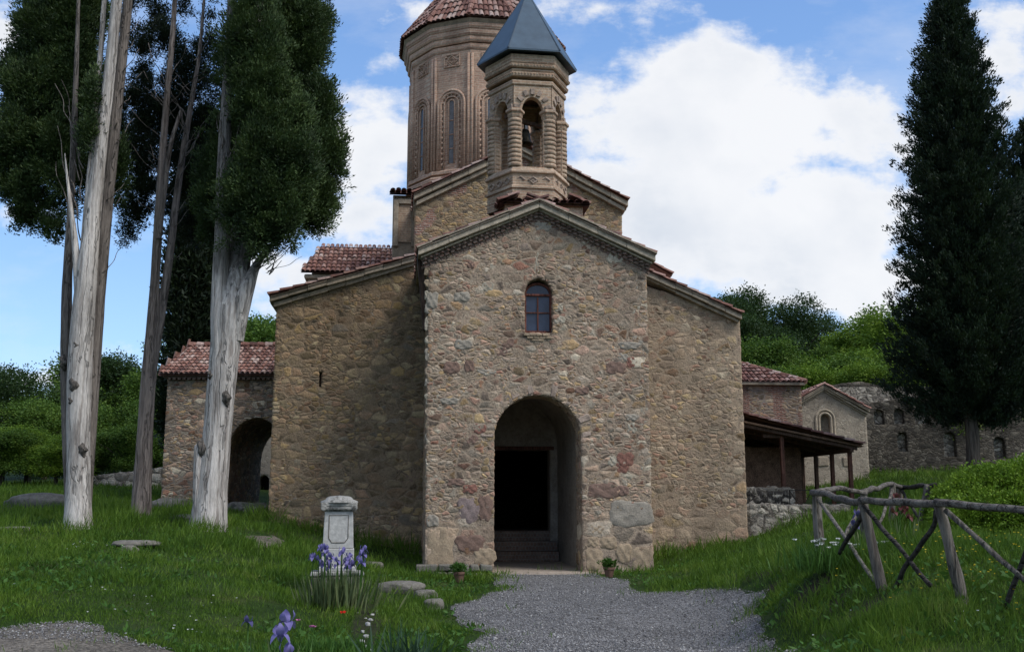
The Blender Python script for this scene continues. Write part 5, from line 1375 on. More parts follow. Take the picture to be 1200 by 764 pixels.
# ------------------------------------------------------------------ background trees
def deciduous(name, mat, seed, n, hgt=9., wid=6., L=.17, dens=14):
    """tree model at the origin, parts crown and trunk"""
    r = random.Random(seed); o = empty(name)
    lob = []
    for i in range(16):
        a = r.uniform(0, 2*PI); t = r.random(); rad = wid*.5*(.25+.75*math.sin(PI*min(.95, .15+t*.8)))*r.uniform(.3, 1)
        lob.append((Vector((math.cos(a)*rad, math.sin(a)*rad, hgt*(.30+.62*t))), (wid*r.uniform(.13, .24), wid*r.uniform(.13, .24), hgt*r.uniform(.08, .14))))
    lob.append((Vector((0, 0, hgt*.6)), (wid*.26, wid*.26, hgt*.27)))
    P, d = lobe_points(lob, n, .5, .30, .8, seed)
    cr = foliage('crown', P, d, mat, o, dens, .45, L, L*.62, .1, .9)
    m = MB(); m.tube([(0, 0, -.6), (.05, 0, hgt*.2), (0, .1, hgt*.45), (.1, 0, hgt*.75)], [.24, .18, .14, .05], 8)
    for i in range(7):
        a = r.uniform(0, 2*PI); z = hgt*r.uniform(.22, .5); m.tube([(0, 0, z), (math.cos(a)*wid*.18, math.sin(a)*wid*.18, z+hgt*.1), (math.cos(a)*wid*.36, math.sin(a)*wid*.36, z+hgt*.24)], [.09, .06, .02], 6)
    m.build('trunk', MAT['barkd'], o)
    return o
models = {'A1': deciduous('leafy_tree', MAT['leafA'], 1, 2100), 'A2': deciduous('leafy_tree', MAT['leafA'], 2, 1900, 8, 7), 'B1': deciduous('leafy_tree', MAT['leafB'], 3, 2100), 'B2': deciduous('leafy_tree', MAT['leafB'], 4, 1900, 7.5, 6.6),
          'C1': deciduous('leafy_tree', MAT['leafC'], 5, 2200, 10, 6.5), 'C2': deciduous('leafy_tree', MAT['leafC'], 6, 1500, 9, 7)}
used_m = set()
def place(model, px, topy, Y, sc, label, group, wide=1.0):
    """stand a tree so its top reaches this height at this distance"""
    src = models[model]
    if model in used_m:
        o = src.copy(); COL.objects.link(o)
        for ch in src.children:
            c = ch.copy(); COL.objects.link(c); c.parent = o
    else: o = src; used_m.add(model)
    top = at(px, topy, Y); z = hz(top.x, Y); H = {'A1': 9, 'A2': 8, 'B1': 9, 'B2': 7.5, 'C1': 10, 'C2': 9}[model]
    s = max((top.z-z)/(H*.97), .15); o.location = (top.x, Y, z-.1); o.scale = (s*wide, s*wide, s); o.rotation_euler = (0, 0, random.uniform(0, 6.28))
    tag(o, label, 'tree', group); return o
gR1, gR2, gL, gB = 'dark trees on the hill crest behind the aisle', 'bright green trees on the slope above the ruined wall', 'green trees beyond the left lawn', 'bushes along the left field edge'
for (m, px, ty, Y, w) in [('C1', 862, 343, 72, 1.1), ('C2', 925, 355, 78, 1.2), ('C1', 898, 380, 80, 1.3), ('C2', 950, 372, 84, 1.2), ('C1', 880, 372, 68, 1.1), ('C1', 982, 398, 92, 1.3), ('C2', 968, 395, 86, 1.3), ('C2', 906, 392, 70, 1.2), ('C1', 1003, 398, 88, 1.2), ('C2', 990, 402, 80, 1.3), ('C1', 1030, 392, 96, 1.3), ('C2', 1060, 386, 96, 1.3)]:
    place(m, px, ty, Y, 1, 'dark tree on the wooded hill crest right of the church', gR1, w)
for (m, px, ty, Y, w) in [('B1', 1030, 372, 64, 1.25), ('B2', 1060, 360, 60, 1.3), ('B1', 1000, 390, 66, 1.3), ('A1', 975, 408, 64, 1.3), ('B2', 940, 420, 60, 1.4), ('A1', 905, 412, 60, 1.3), ('A2', 878, 402, 58, 1.3), ('B2', 1020, 412, 56, 1.5), ('A2', 985, 425, 54, 1.6), ('B1', 1085, 385, 57, 1.3), ('B2', 1100, 420, 54, 1.4), ('A1', 1050, 415, 53, 1.4), ('B1', 960, 432, 52, 1.5), ('A2', 1140, 400, 58, 1.4), ('A1', 1190, 395, 60, 1.4), ('B2', 920, 432, 53, 1.4), ('B2', 1075, 432, 50.5, 1.5), ('A1', 880, 425, 52, 1.4)]:
    place(m, px, ty, Y, 1, 'bright leafy tree on the slope above the ruined wall', gR2, w)
for (m, px, ty, Y, w) in [('C2', 12, 432, 52, 1.1), ('A1', 60, 452, 58, 1.3), ('A2', 105, 425, 62, 1.3), ('C1', 140, 418, 60, 1.2), ('A1', 180, 440, 58, 1.2), ('A2', 40, 470, 50, 1.3), ('A1', 150, 470, 50, 1.3), ('A2', -30, 440, 56, 1.3), ('A1', 90, 470, 52, 1.3), ('C1', 210, 455, 56, 1.2), ('A2', 190, 480, 48, 1.2)]:
    place(m, px, ty, Y, 1, 'green tree in the wood beyond the left lawn', gL, w)
for (m, px, ty, Y, w) in [('A1', 290, 374, 80, 1.4), ('B1', 318, 380, 84, 1.4), ('A2', 270, 385, 76, 1.3), ('A1', 345, 392, 84, 1.4)]:
    place(m, px, ty, Y, 1, 'tree on the hill behind the gatehouse roof', 'trees behind the gatehouse roof', w)
for (m, px, ty, Y, w) in [('B1', 35, 500, 42, 1.6), ('B2', 70, 510, 41, 1.6), ('A2', 5, 505, 41, 1.6), ('A1', 115, 505, 43, 1.5), ('A2', 150, 500, 43, 1.5), ('B2', -30, 505, 41, 1.6), ('A1', 92, 520, 41, 1.5), ('A2', 182, 510, 43, 1.4)]:
    o = place(m, px, ty, Y, 1, 'leafy bush at the far edge of the left lawn', gB, w); o['category'] = 'bush'

for (px, ty, Y, w) in ((1070, 418, 47.6, 1.2), (1098, 412, 47.8, 1.2), (1118, 432, 47.4, 1.1), (1020, 428, 49.5, 1.3)):
    o = place(random.choice(('B1', 'B2')), px, ty, Y, 1, 'bright bush overhanging the broken top of the ruined wall', 'bushes on the ruined wall', w); o['category'] = 'bush'
# ------------------------------------------------------------------ hedge
hp = [at(1092, 612, 18), at(1250, 625, 16.4)]
HG = empty('hedge', (hp[1].x-.6, 17.2, hz(hp[1].x-.6, 17.2)), 0, 'dense bright green rounded hedge behind the wooden fence at right', 'hedge')
lob = [pxlobe(1160, 598, 58, 42, 18.2, 56), pxlobe(1205, 592, 66, 46, 17.8, 60), pxlobe(1262, 590, 70, 48, 17.4, 60), pxlobe(1126, 606, 36, 32, 18.4, 46), pxlobe(1180, 612, 80, 34, 17.2, 36), pxlobe(1322, 596, 70, 48, 17.2, 60), pxlobe(1168, 570, 38, 20, 18.6, 38), pxlobe(1225, 562, 50, 22, 18.2, 38)]
P, d = lobe_points(lob, 15000, .75, .2, 1.2, 51)
P[:, 2] = np.maximum(P[:, 2], height(P[:, 0], P[:, 1])+.05)
putp(foliage('leaves', P, d, MAT['hedge'], HG, 14, .09, .05, .03, .15, .95), HG)
mb = MB()
for l in lob[:6]:
    for j in range(4):
        c = Vector(l[0]); zg = hz(c.x, c.y); mb.tube([(c.x+random.uniform(-.4, .4), c.y+random.uniform(-.3, .3), zg-.1), (c.x, c.y, c.z), (c.x+random.uniform(-.5, .5), c.y, c.z+.4)], [.03, .02, .008], 5)
putp(mb.build('stems', MAT['barkd']), HG)

# ------------------------------------------------------------------ rustic fence
FN = empty('rustic_fence', at(962, 655, 15.4), 0, 'weathered rustic pole fence with crossed braces cornering on the right bank', 'fence')
def pole(name, a, b, wa, wb, mat, n=7, bend=.02):
    """a, b = (px,py,Y); widths in metres"""
    A, B = at(*a), at(*b); r = random.Random(hash((a, b)) % 9999); P = []; R = []
    for i in range(n):
        t = i/(n-1); p = A.lerp(B, t); L = (B-A).length
        p += Vector((r.uniform(-1, 1), r.uniform(-1, 1), r.uniform(-1, 1)))*bend*L*(.4 if i in (0, n-1) else 1)*.5
        P.append(p); R.append(.88*(wa*(1-t)+wb*t)/2*r.uniform(.93, 1.08))
    C = catmull([(*p, q) for p, q in zip(P, R)], 4)
    m = MB(); m.tube([c[:3] for c in C], [c[3] for c in C], 16)
    k = r.uniform(0, 50); V = np.array([tuple(v) for v in m.v]); nn = len(C)*16
    ax = np.repeat(np.array([c[:3] for c in C]), 16, 0)[:nn]; d = V[:nn]-ax
    along = np.repeat(np.arange(len(C)), 16)*.12; dirs = unit(d)
    f = (fbm(np.column_stack([dirs*1.8, ])+np.column_stack([along*.6, along*.3, along])+k, 1.4, 3, int(k))-.5)*.34+(vnoise(np.column_stack([dirs*3.5])+np.column_stack([along*2, along, along*3])+k, 1.0, 3)-.5)*.16
    V[:nn] = ax+d*(1+f)[:, None]; m.v = [tuple(v) for v in V]
    o = m.build(name, mat, None, smooth=True); putp(o, FN); return o
MF, MH, MD = MAT['fence'], MAT['fenceh'], MAT['fenced']
pole('post', (962, 672, 15.4), (957, 577, 15.4), .17, .15, MF, 6, .01)
pole('post', (1037, 705, 11.3), (1010, 584, 11.3), .135, .115, MF, 6, .01)
pole('post', (1133, 722, 10.2), (1099, 586, 10.2), .13, .11, MF, 6, .01)
pole('post', (1235, 740, 9.3), (1215, 592, 9.3), .12, .11, MF, 6, .01)
pole('rail', (953, 577, 15.42), (1012, 588, 11.35), .10, .09, MH, 7, .012)
pole('rail', (1008, 586, 11.25), (1101, 591, 10.2), .085, .085, MH, 9, .018)
pole('rail', (1096, 589, 10.15), (1222, 599, 9.2), .085, .075, MH, 7, .008)
pole('brace', (959, 585, 15.3), (1026, 682, 11.5), .06, .055, MF, 7, .006)
pole('brace', (1012, 592, 11.25), (1091, 686, 10.6), .055, .05, MD)
pole('brace', (1099, 598, 10.25), (1046, 694, 11.2), .055, .06, MD, 7, .05)
pole('brace', (1012, 600, 11.5), (984, 648, 12.6), .07, .055, MD, 6, .012)
pole('brace', (1108, 598, 10.1), (1206, 684, 9.4), .06, .055, MF)
pole('brace', (1216, 610, 9.4), (1178, 712, 9.9), .06, .055, MD, 6, .012)
# back run
pole('post', (1013, 632, 16.6), (1012, 574, 16.6), .13, .11, MF, 6, .01)
pole('post', (1045, 622, 19.5), (1046, 567, 19.5), .13, .12, MF, 6, .01)
pole('post', (1060, 618, 20.2), (1053, 571, 20.2), .13, .12, MF, 6, .01)
pole('post', (1078, 615, 18.8), (1087, 568, 18.8), .13, .12, MF, 6, .01)
pole('rail', (957, 576, 15.5), (985, 572, 16.0), .10, .09, MH, 6, .02)
pole('rail', (983, 571.5, 16.0), (1015, 578, 16.6), .09, .08, MH, 6, .02)
pole('rail', (1011, 577, 16.6), (1046, 567, 19.5), .10, .09, MH, 7, .02)
pole('rail', (1044, 567, 19.5), (1058, 572, 20.2), .11, .10, MH, 5, .01)
pole('rail', (1056, 571, 20.2), (1096, 568, 18.6), .10, .09, MD, 6, .015)
pole('brace', (1013, 584, 16.5), (990, 628, 16.0), .07, .06, MF)
pole('brace', (1046, 574, 19.4), (1030, 614, 17.8), .07, .06, MF)
pole('brace', (1056, 574, 20.1), (1076, 606, 19), .07, .06, MD)
pole('brace', (1086, 574, 18.8), (1096, 592, 18.4), .08, .07, MD)

# ------------------------------------------------------------------ grave monument
gp = at(393, 703, 16.6); gb = hz(gp.x, gp.y)
GM = empty('grave_monument', (gp.x+.02, gp.y, gb), math.radians(9), 'pale marble grave pedestal with blackened capital on a rough stone plinth', 'monument')
k16 = 16.55/F*1.0
zz = lambda py: at(393, py, 16.6).z-gb
mb = MB(); zt_ = zz(672)
mb.box((0, 0, zt_/2-.12), (.80, .62, zt_+.2), None, .015); mb.build('plinth', MAT['plinth'], GM, bevel=.03, seg=3)
mb = MB(); mb.box((0, 0, zt_+.012), (.82, .64, .06), None, .01); mb.build('plinth_cap', MAT['marbled'], GM, bevel=.02)
mb = MB(); a0_, a1_ = zt_+.042, zz(642); mb.box((0, 0, (a0_+a1_)/2), (.50, .42, a1_-a0_)); mb.box((0, 0, a0_+.04), (.58, .5, .07)); mb.build('base', MAT['marble'], GM, bevel=.012)
mb = MB(); b0_, b1_ = a1_+.002, zz(599)
h0, h1 = .24, .22
V = [(sx*w, sy*w*.82, z) for z, w in ((b0_, h0), (b1_, h1)) for sx, sy in ((-1, -1), (1, -1), (1, 1), (-1, 1))]
mb.add(V, [(3, 2, 1, 0), (4, 5, 6, 7), (0, 1, 5, 4), (1, 2, 6, 5), (2, 3, 7, 6), (3, 0, 4, 7)]); mb.build('shaft', MAT['marble'], GM, bevel=.012)
mb = MB(); yf = -h0*.82-.001
q = [(-.15, b1_-.06), (.15, b1_-.06), (.15, b0_+.16), (.10, b0_+.09), (-.10, b0_+.09), (-.15, b0_+.16), (-.15, b1_-.06)]
mb.tube([(u, yf+.018*(z-b0_)/(b1_-b0_), z) for u, z in q], .008, 6); mb.build('incised_frame', MAT['plinth'], GM)
mb = MB()
c0_ = b1_+.002
mb.box((0, 0, c0_+.05), (.56, .48, .05)); mb.box((0, 0, c0_+.02), (.48, .40, .04)); mb.box((0, 0, c0_+.105), (.57, .49, .06)); 
for sx in (-1, 1):
    for sy in (-1, 1): mb.tube([(sx*.24, sy*.2-.05, c0_+.06), (sx*.24, sy*.2+.05, c0_+.06)], .05, 12)
mb.build('capital', MAT['marbled'], GM, bevel=.012)
mb = MB(); mb.ring([(.30, c0_+.135), (.29, c0_+.16), (.22, c0_+.185), (.20, c0_+.215), (.16, c0_+.235), (0, c0_+.25)], 20); mb.build('cap_dome', MAT['marbled'], GM, smooth=True)

# ------------------------------------------------------------------ stones
def stone(name, p, s, mat, label, cat='stone', group=None, seed=0, rz=0, sink=.3):
    r = np.random.default_rng(seed); bm = bmesh.new(); bmesh.ops.create_icosphere(bm, subdivisions=4, radius=1)
    V = np.array([v.co[:] for v in bm.verts]); k = 1+(fbm(V+seed*3.1, 1.1, 4, seed)-.5)*.7
    V = np.sign(V)*np.abs(V)**.75*k[:, None]*np.array(s)
    for v, c in zip(bm.verts, V): v.co = c
    me = bpy.data.meshes.new(name); bm.to_mesh(me); bm.free(); me.materials.append(mat); me.polygons.foreach_set('use_smooth', [True]*len(me.polygons))
    o = bpy.data.objects.new(name, me); COL.objects.link(o); z = hz(p.x, p.y); o.location = (p.x, p.y, z+s[2]*(1-2*sink)); o.rotation_euler = (0, 0, rz)
    return tag(o, label, cat, group)
stone('rock', ground(470, 694), (.42, .22, .13), MAT['rock'], 'long pale flat rock in the grass left of the porch', seed=1, rz=-.3)
stone('rock', ground(499, 703), (.20, .16, .13), MAT['rock'], 'pale rock at the end of the long flat rock by the path', seed=2, rz=.4)
stone('rock', ground(508, 712), (.16, .12, .10), MAT['rock'], 'small brownish rock nearest the gravel path edge', seed=3)
stone('rock', ground(437, 665), (.24, .16, .10), MAT['rock'], 'small stone against the dark foot of the left aisle', seed=4)
o = stone('grave_slab', ground(157, 640), (.42, .26, .07), MAT['rock'], 'broken flat grave slab lying in the grass between the cypress trunks', 'grave slab', seed=5, rz=.15, sink=.15)
stone('rock', ground(152, 646), (.16, .1, .08), MAT['rock'], 'small pale stone leaning on the broken grave slab', seed=6)
stone('grave_slab', ground(40, 597), (.95, .3, .26), MAT['rockd'], 'long dark low stone tomb in the grass at far left', 'grave slab', seed=7, sink=.2)
stone('grave_slab', ground(66, 596), (.3, .25, .18), MAT['rockd'], 'short dark stone block behind the leftmost cypress trunk', 'grave slab', seed=17, sink=.2)
stone('rock', ground(12, 622), (.4, .2, .07), MAT['rock'], 'flat pale stone sunk in the lawn at the left edge', seed=8)
stone('rock', ground(218, 612), (.35, .2, .12), MAT['rockd'], 'dark stone in the grass left of the stout cypress', seed=9)
stone('rock', ground(200, 598), (.6, .3, .25), MAT['rock'], 'low ruined stone heap before the gatehouse wall', seed=12)
stone('rock', ground(285, 604), (.6, .35, .28), MAT['plinth'], 'rough dark stone at the foot of the gatehouse arch', seed=13)
stone('rock', ground(304, 603), (.3, .3, .25), MAT['plinth'], 'rough stone between the gatehouse arch and the aisle corner', seed=14)
ws = [(428, 726), (431, 733), (436, 722), (425, 741), (429, 747), (424, 753), (430, 759), (434, 728), (442, 718), (418, 719), (433, 765), (427, 770)]
for i, (x, y) in enumerate(ws):
    r = random.uniform(.02, .034); stone('edging_stone', ground(x, y), (r*1.2, r, r*.9), MAT['white'], 'small whitish stone edging the flower bed by the grave monument', 'stone', 'white stones edging the flower bed', 60+i, random.uniform(0, 3))
# far low field wall
fw0 = at(170, 562, 41); FW = empty('field_wall', (at(120, 562, 41).x, 41, 0), 0, 'low grey dry stone wall between the gatehouse and the left wood', 'wall')
panel('masonry', [(at(100, 562, 41).x-at(120, 562, 41).x, fw0.z-.8), (at(196, 560, 41).x-at(120, 560, 41).x, fw0.z-.8), (at(196, 560, 41).x-at(120, 560, 41).x, at(190, 549, 41).z), (0, at(120, 558, 41).z), (at(100, 562, 41).x-at(120, 562, 41).x, at(100, 561, 41).z)], 0, MAT['lowwall'], FW, h=.07, T=.5)

# flower pots either side of the door
for px, py, lab in ((538, 682, 'terracotta pot with trailing green plant left of the church door'), (714, 676, 'terracotta pot with green plant right of the church door')):
    g = ground(px, py); o = empty('plant_pot', g, 0, lab, 'plant pot'); o.scale = (.74, .74, .8)
    mb = MB(); mb.ring([(.0, 0), (.10, 0), (.15, .20), (.17, .20), (.17, .26), (.14, .26), (.13, .19), (0, .19)], 20); mb.build('pot', MAT['terra'], o, smooth=False, bevel=.006)
    n = 70; P = np.column_stack([rng.normal(0, .08, n), rng.normal(0, .08, n), rng.uniform(.22, .40, n)]); d = np.column_stack([P[:, 0]*6, P[:, 1]*6, np.full(n, .5)])
    foliage('plant', P, d, MAT['herb'], o, 5, .05, .10, .045, .2, .5)

# ------------------------------------------------------------------ flowers
def petal(c, az, r, up, w):
    """a curved petal: standards arch up and in, falls arch out and droop"""
    V = []; n = 5
    for i in range(n):
        t_ = i/(n-1); ww = w*math.sin(PI*(.12+.80*t_))
        if up: ro, z = r*(.10+.55*math.sin(t_*2.3)), r*1.15*t_
        else: ro, z = r*(.12+.95*t_), r*(.35*math.sin(t_*2.2)-.95*t_*t_)
        d = np.array([math.cos(az), math.sin(az)]); s_ = np.array([-d[1], d[0]])
        for k, q in ((-1, .12), (0, 0), (1, .12)):
            p = d*ro+s_*ww*k*.5; V.append((c[0]+p[0], c[1]+p[1], c[2]+z+q*r*(1 if not up else -.5)+random.uniform(-.06, .06)*r))
    Fq = [(i*3+j, i*3+j+1, i*3+j+4, i*3+j+3) for i in range(n-1) for j in (0, 1)]
    return np.array(V), np.array(Fq)
def bloom(parts, p, r, n=6):
    a0 = random.uniform(0, 6)
    for i in range(6): parts.append(petal(p, a0+i*PI/3, r*random.uniform(.85, 1.1), i % 2 == 0, r*random.uniform(.75, 1.0)))

def iris(px, py, hgt, nb, label, mat='violet', Y=None, stems=1, leavesn=6, r=.07, group=None):
    g = ground(px, py) if Y is None else Vector((at(px, py, Y).x, Y, hz(at(px, py, Y).x, Y)))
    o = empty('iris', g, 0, label, 'flower', group); pet = []; sm = MB()
    for s in range(stems):
        x, y = (random.uniform(-.05, .05), random.uniform(-.05, .05)) if s else (0, 0); h_ = hgt*(1 if s == 0 else random.uniform(.8, 1))
        sm.tube([(x, y, -.05), (x*1.3, y*1.2, h_*.5), (x*2, y*1.5, h_)], [.009, .008, .006], 6)
        for b in range(nb):
            z = h_-b*.15; off = (0, 0) if b == 0 else (random.choice((-1, 1))*.06, -.02)
            if b: sm.tube([(x*1.6, y, z-.12), (x*2+off[0], y+off[1], z)], .006, 5)
            bloom(pet, (x*2+off[0], y*1.5+off[1], z), r)
    sm.build('stem', MAT['herb'], o, smooth=True)
    fast('bloom', *merge(pet), MAT[mat], o)
    if leavesn:
        n = leavesn; a = rng.uniform(0, 2*PI, n); C = np.column_stack([np.cos(a)*.04, np.sin(a)*.04, np.zeros(n)-.03]); d = np.column_stack([np.cos(a)*.25, np.sin(a)*.2, np.ones(n)])
        v, f = leaves(C, d, rng.uniform(.3, .5, n), .035, .05); fast('leaf_blades', v, f, MAT['iris_leaf'], o)
    return o
# close irises at the bottom of the frame
iris(288, 800, .50, 1, 'single half-open dark iris leftmost in the foreground grass', 'darkviolet', r=.055, leavesn=3)
iris(326, 806, .42, 2, 'bright violet iris with two large blooms in the foreground grass', r=.095, leavesn=4)
iris(334, 800, .50, 1, 'violet iris standing just behind the two-bloomed one', r=.09, leavesn=3)
# clump before the monument
cl = ground(394, 716); IC = empty('iris_clump', cl, 0, 'clump of violet irises with yellowing sword leaves before the grave monument', 'flower clump')
n = 330; X = rng.normal(0, .22, n); Y = rng.normal(0, .12, n)
C = np.column_stack([X, Y, np.full(n, -.05)]); d = np.column_stack([X*.6+rng.normal(0, .12, n), rng.normal(0, .12, n), np.ones(n)])
v, f = leaves(C, d, rng.uniform(.35, .68, n), rng.uniform(.02, .034, n), .06); fast('leaf_blades', v, f, MAT['iris_leaf'], IC)
sm = MB(); pet = []; dk = MB()
for i in range(26):
    x, y = max(-.36, min(.36, random.gauss(0, .22))), max(-.2, min(.2, random.gauss(0, .10))); h_ = random.uniform(.58, .86)
    sm.tube([(x*.8, y, -.05), (x*.95, y, h_*.5), (x, y, h_)], [.009, .008, .006], 5)
    bloom(pet, (x, y, h_), .065)
sm.build('stems', MAT['herb'], IC); fast('blooms', *merge(pet), MAT['violet'], IC)
def bunch(name, px, py, label, cat, pm, n=8, hgt=.35, r=.04, sx=.25, lf=120, ll=.2, lw=.02, lm='herb'):
    g = ground(px, py); o = empty(name, g, 0, label, cat); pet = []; sm = MB()
    for i in range(n):
        x, y = random.gauss(0, sx), random.gauss(0, sx*.6); h_ = hgt*random.uniform(.75, 1.1)
        sm.tube([(x*.8, y, -.03), (x, y, h_)], .005, 5)
        for k in range(6):
            a = k*PI/3+random.random(); v, f = leaves(np.array([[x, y, h_]]), np.array([[math.cos(a), math.sin(a), .35]]), r, r*.8, .3); pet.append((v, f))
    sm.build('stems', MAT['herb'], o); fast('blooms', *merge(pet), MAT[pm], o)
    if lf:
        X = rng.normal(0, sx, lf); Y = rng.normal(0, sx*.6, lf); C = np.column_stack([X, Y, np.full(lf, -.03)])
        v, f = leaves(C, np.column_stack([rng.normal(0, .4, lf), rng.normal(0, .4, lf), np.ones(lf)]), ll*rng.uniform(.6, 1.4, lf), lw, .1); fast('foliage', v, f, MAT[lm], o)
    return o
bunch('poppy', 404, 729, 'single red poppy beside the iris clump', 'flower', 'poppy', 1, .16, .05, .01, 12, .12)
bunch('pink_flower', 348, 752, 'small pink flower left of the red poppy', 'flower', 'pink', 1, .24, .035, .01, 10, .14)
bunch('pink_flower', 360, 768, 'pale mauve flower above the bright green herb', 'flower', 'pink', 2, .26, .035, .03, 10, .14)
bunch('herb_plant', 380, 775, 'bright green feathery herb before the grave monument', 'plant', 'yellow', 1, .12, .015, .3, 900, .22, .03)
bunch('leek_plant', 478, 790, 'tuft of upright blue green leaves by the path edge', 'plant', 'whitepetal', 1, .05, .01, .14, 110, .42, .026, 'leek')
bunch('white_narcissus', 985, 668, 'cluster of small white flowers between the fence braces', 'flower', 'whitepetal', 26, .34, .035, .28, 420, .34, .02)
bunch('white_narcissus', 962, 668, 'few white flowers at the foot of the fence corner post', 'flower', 'whitepetal', 8, .26, .03, .12, 120, .28, .02)
iris(1008, 640, .5, 2, 'purple iris behind the second fence post', 'darkviolet', Y=15.0, r=.08)
iris(1054, 632, .68, 2, 'tall maroon iris inside the fence before the low wall', 'maroon', Y=16.0, stems=3, r=.075)
iris(1068, 634, .38, 1, 'short maroon iris right of the taller maroon one', 'maroon', Y=15.2, stems=2, r=.06)

# ------------------------------------------------------------------ grass
N = 620000
y = np.exp(rng.uniform(math.log(6.8), math.log(52), N)); x = rng.uniform(-1, 1, N)*(y*.55+1.8)
lowcut = (y < 9.6) & (x < 1.8)
bad = inpoly(x, y, path_w) | inpoly(x, y, patch_w) | inpoly(x, y, dirt_w)
lx = (x-O.x)*RX.x+(y-O.y)*RX.y; ly = (x-O.x)*DX.x+(y-O.y)*DX.y
bad |= lowcut
bad |= rng.random(N) > np.clip((fbm(np.stack([x, y], -1), 1.0, 4, 123)-.30)*4.5, .22, 1)
bad |= (ly > -.05) & (lx > uL-.05) & (lx < uR+.05)
bad |= (ly > AD-.02) & (lx > wl0-.02) & (lx < wr1+.02)
bad |= (y > GY_-.05) & (x > a0.x) & (x < -3)
bad |= (ly > AD+.5) & (lx > wr1) & (lx < ur+.3)
bad |= (y > RY-.2) & (x > r0.x)
Pn = np.stack([x, y], -1)
patchy = fbm(Pn, 1.1, 4, 70); edge, _ = polydist(Pn[:0], path_w)
dpath = np.full(N, 9.0); sel = (~bad) & (y < 26) & (np.abs(x) < 7)
dpath[sel] = polydist(Pn[sel], path_w)[0]
soilk = np.zeros(N)
for p, r in soil_spots: soilk = np.maximum(soilk, np.clip(1.5-np.hypot(x-p.x, y-p.y)/r, 0, 1))
soilk = np.maximum(soilk, inpoly(x, y, worn_w)*.75); soilk = np.maximum(soilk, inpoly(x, y, bed_poly)*.93)
bad |= rng.random(N) < soilk*.95
inp = inpoly(x, y, path_w) | inpoly(x, y, patch_w)
creep = inp & (y < 26) & (np.abs(x) < 8)
dcre = np.full(N, 9.0); dcre[creep] = np.minimum(polydist(Pn[creep], path_w)[0], polydist(Pn[creep], patch_w)[0])
tuft = fbm(Pn, 2.2, 3, 44)
keepc = creep & (rng.random(N) < .9*np.exp(-dcre/.16)*np.clip((tuft-.40)*6, 0, 1)+.7*np.clip((tuft-.66)*9, 0, 1)*(x < .4)*np.exp(-dcre/.5))
bad = bad & ~keepc
dpath = np.where(keepc, .26, dpath)
bad |= (~keepc) & (rng.random(N) > np.clip(dpath/.22, .25, 1))
x, y, patchy, dpath = x[~bad], y[~bad], patchy[~bad], dpath[~bad]; n = len(x)
z = height(x, y)+(fbm(np.stack([x, y], -1), .7, 4, 2)-.5)*.10*np.exp(-((x/22)**2+((y-20)/25)**2))
hgt = (.055+.11*np.clip((patchy-.35)*3, 0, 1))*np.clip(y/15, .9, 1.8)
right = (x > 3.2) & (y < 20); hgt = np.where(right, hgt*1.7, hgt)
base_l = np.exp(-((x+6.8)**2/3+(y-22.5)**2/2.2))+np.exp(-((x+9.2)**2/1.5+(y-22)**2/1.5)); hgt = hgt*(1+1.1*base_l)
nearw = (ly[~bad] > AD-.8) & (ly[~bad] < AD); hgt = np.where(nearw, hgt*1.7, hgt)
hgt *= np.clip(dpath/.3, .45, 1)*rng.uniform(.55, 1.45, n)
lean = rng.normal(0, .42, (n, 2))+np.array([.05, -.05])
V, Fq = leaves(np.column_stack([x, y, z-.01]), np.column_stack([lean, np.ones(n)]), hgt, np.clip(.0065*(y/12)**.9, .005, .02)*rng.uniform(.7, 1.6, n), .12)
tag(fast('grass', V, Fq, MAT['grass']), 'green grass of the lawn and banks round the church', 'grass', kind='stuff')
# broad weed leaves: clover and plantain in patches
N = 26000; y = np.exp(rng.uniform(math.log(7.0), math.log(30), N)); x = rng.uniform(-1, 1, N)*(y*.53+1)
ok = ~(inpoly(x, y, path_w) | inpoly(x, y, patch_w)) & (fbm(np.stack([x, y], -1), .8, 3, 91) > .47) & ~inpoly(x, y, bed_poly) & (y < 23.5)
x, y = x[ok], y[ok]; n = len(x); z = height(x, y)
V, Fq = leaves(np.column_stack([x, y, z+rng.uniform(.0, .08, n)]), np.column_stack([rng.normal(0, 1, (n, 2)), rng.uniform(.2, 1, n)]), rng.uniform(.05, .12, n), rng.uniform(.02, .05, n), .2)
tag(fast('weeds', V, Fq, MAT['herb']), 'broad-leaved clover and weeds among the grass', 'weeds', kind='stuff')
def specks(name, spots, mat, label, hgt):
    C = []; 
    for (px, py, sp, k) in spots:
        g = ground(px, py)
        for _ in range(k):
            a, b = g.x+random.gauss(0, sp), g.y+random.gauss(0, sp*1.4); C.append((a, b, hz(a, b)+hgt*random.uniform(.6, 1.3)))
    C = np.array(C); C = np.repeat(C, 5, 0); n = len(C); a = rng.uniform(0, 2*PI, n)
    V, Fq = leaves(C, np.column_stack([np.cos(a), np.sin(a), np.full(n, .5)]), .016, .013, .2); tag(fast(name, V, Fq, MAT[mat]), label, 'flowers', kind='stuff')
specks('daisies', [(215, 720, .5, 12), (90, 645, .3, 14), (180, 720, .5, 7), (120, 615, .25, 10), (60, 690, .8, 4), (250, 752, .4, 8), (835, 655, .8, 6), (1100, 720, .6, 6)], 'whitepetal', 'tiny white daisies sprinkled in the lawn', .10)
specks('buttercups', [(1165, 685, .5, 70), (1190, 660, .6, 50), (1130, 672, .5, 22), (1150, 650, .5, 20), (1060, 650, .4, 6)], 'yellow', 'tiny yellow buttercups in the grass before the hedge', .24)

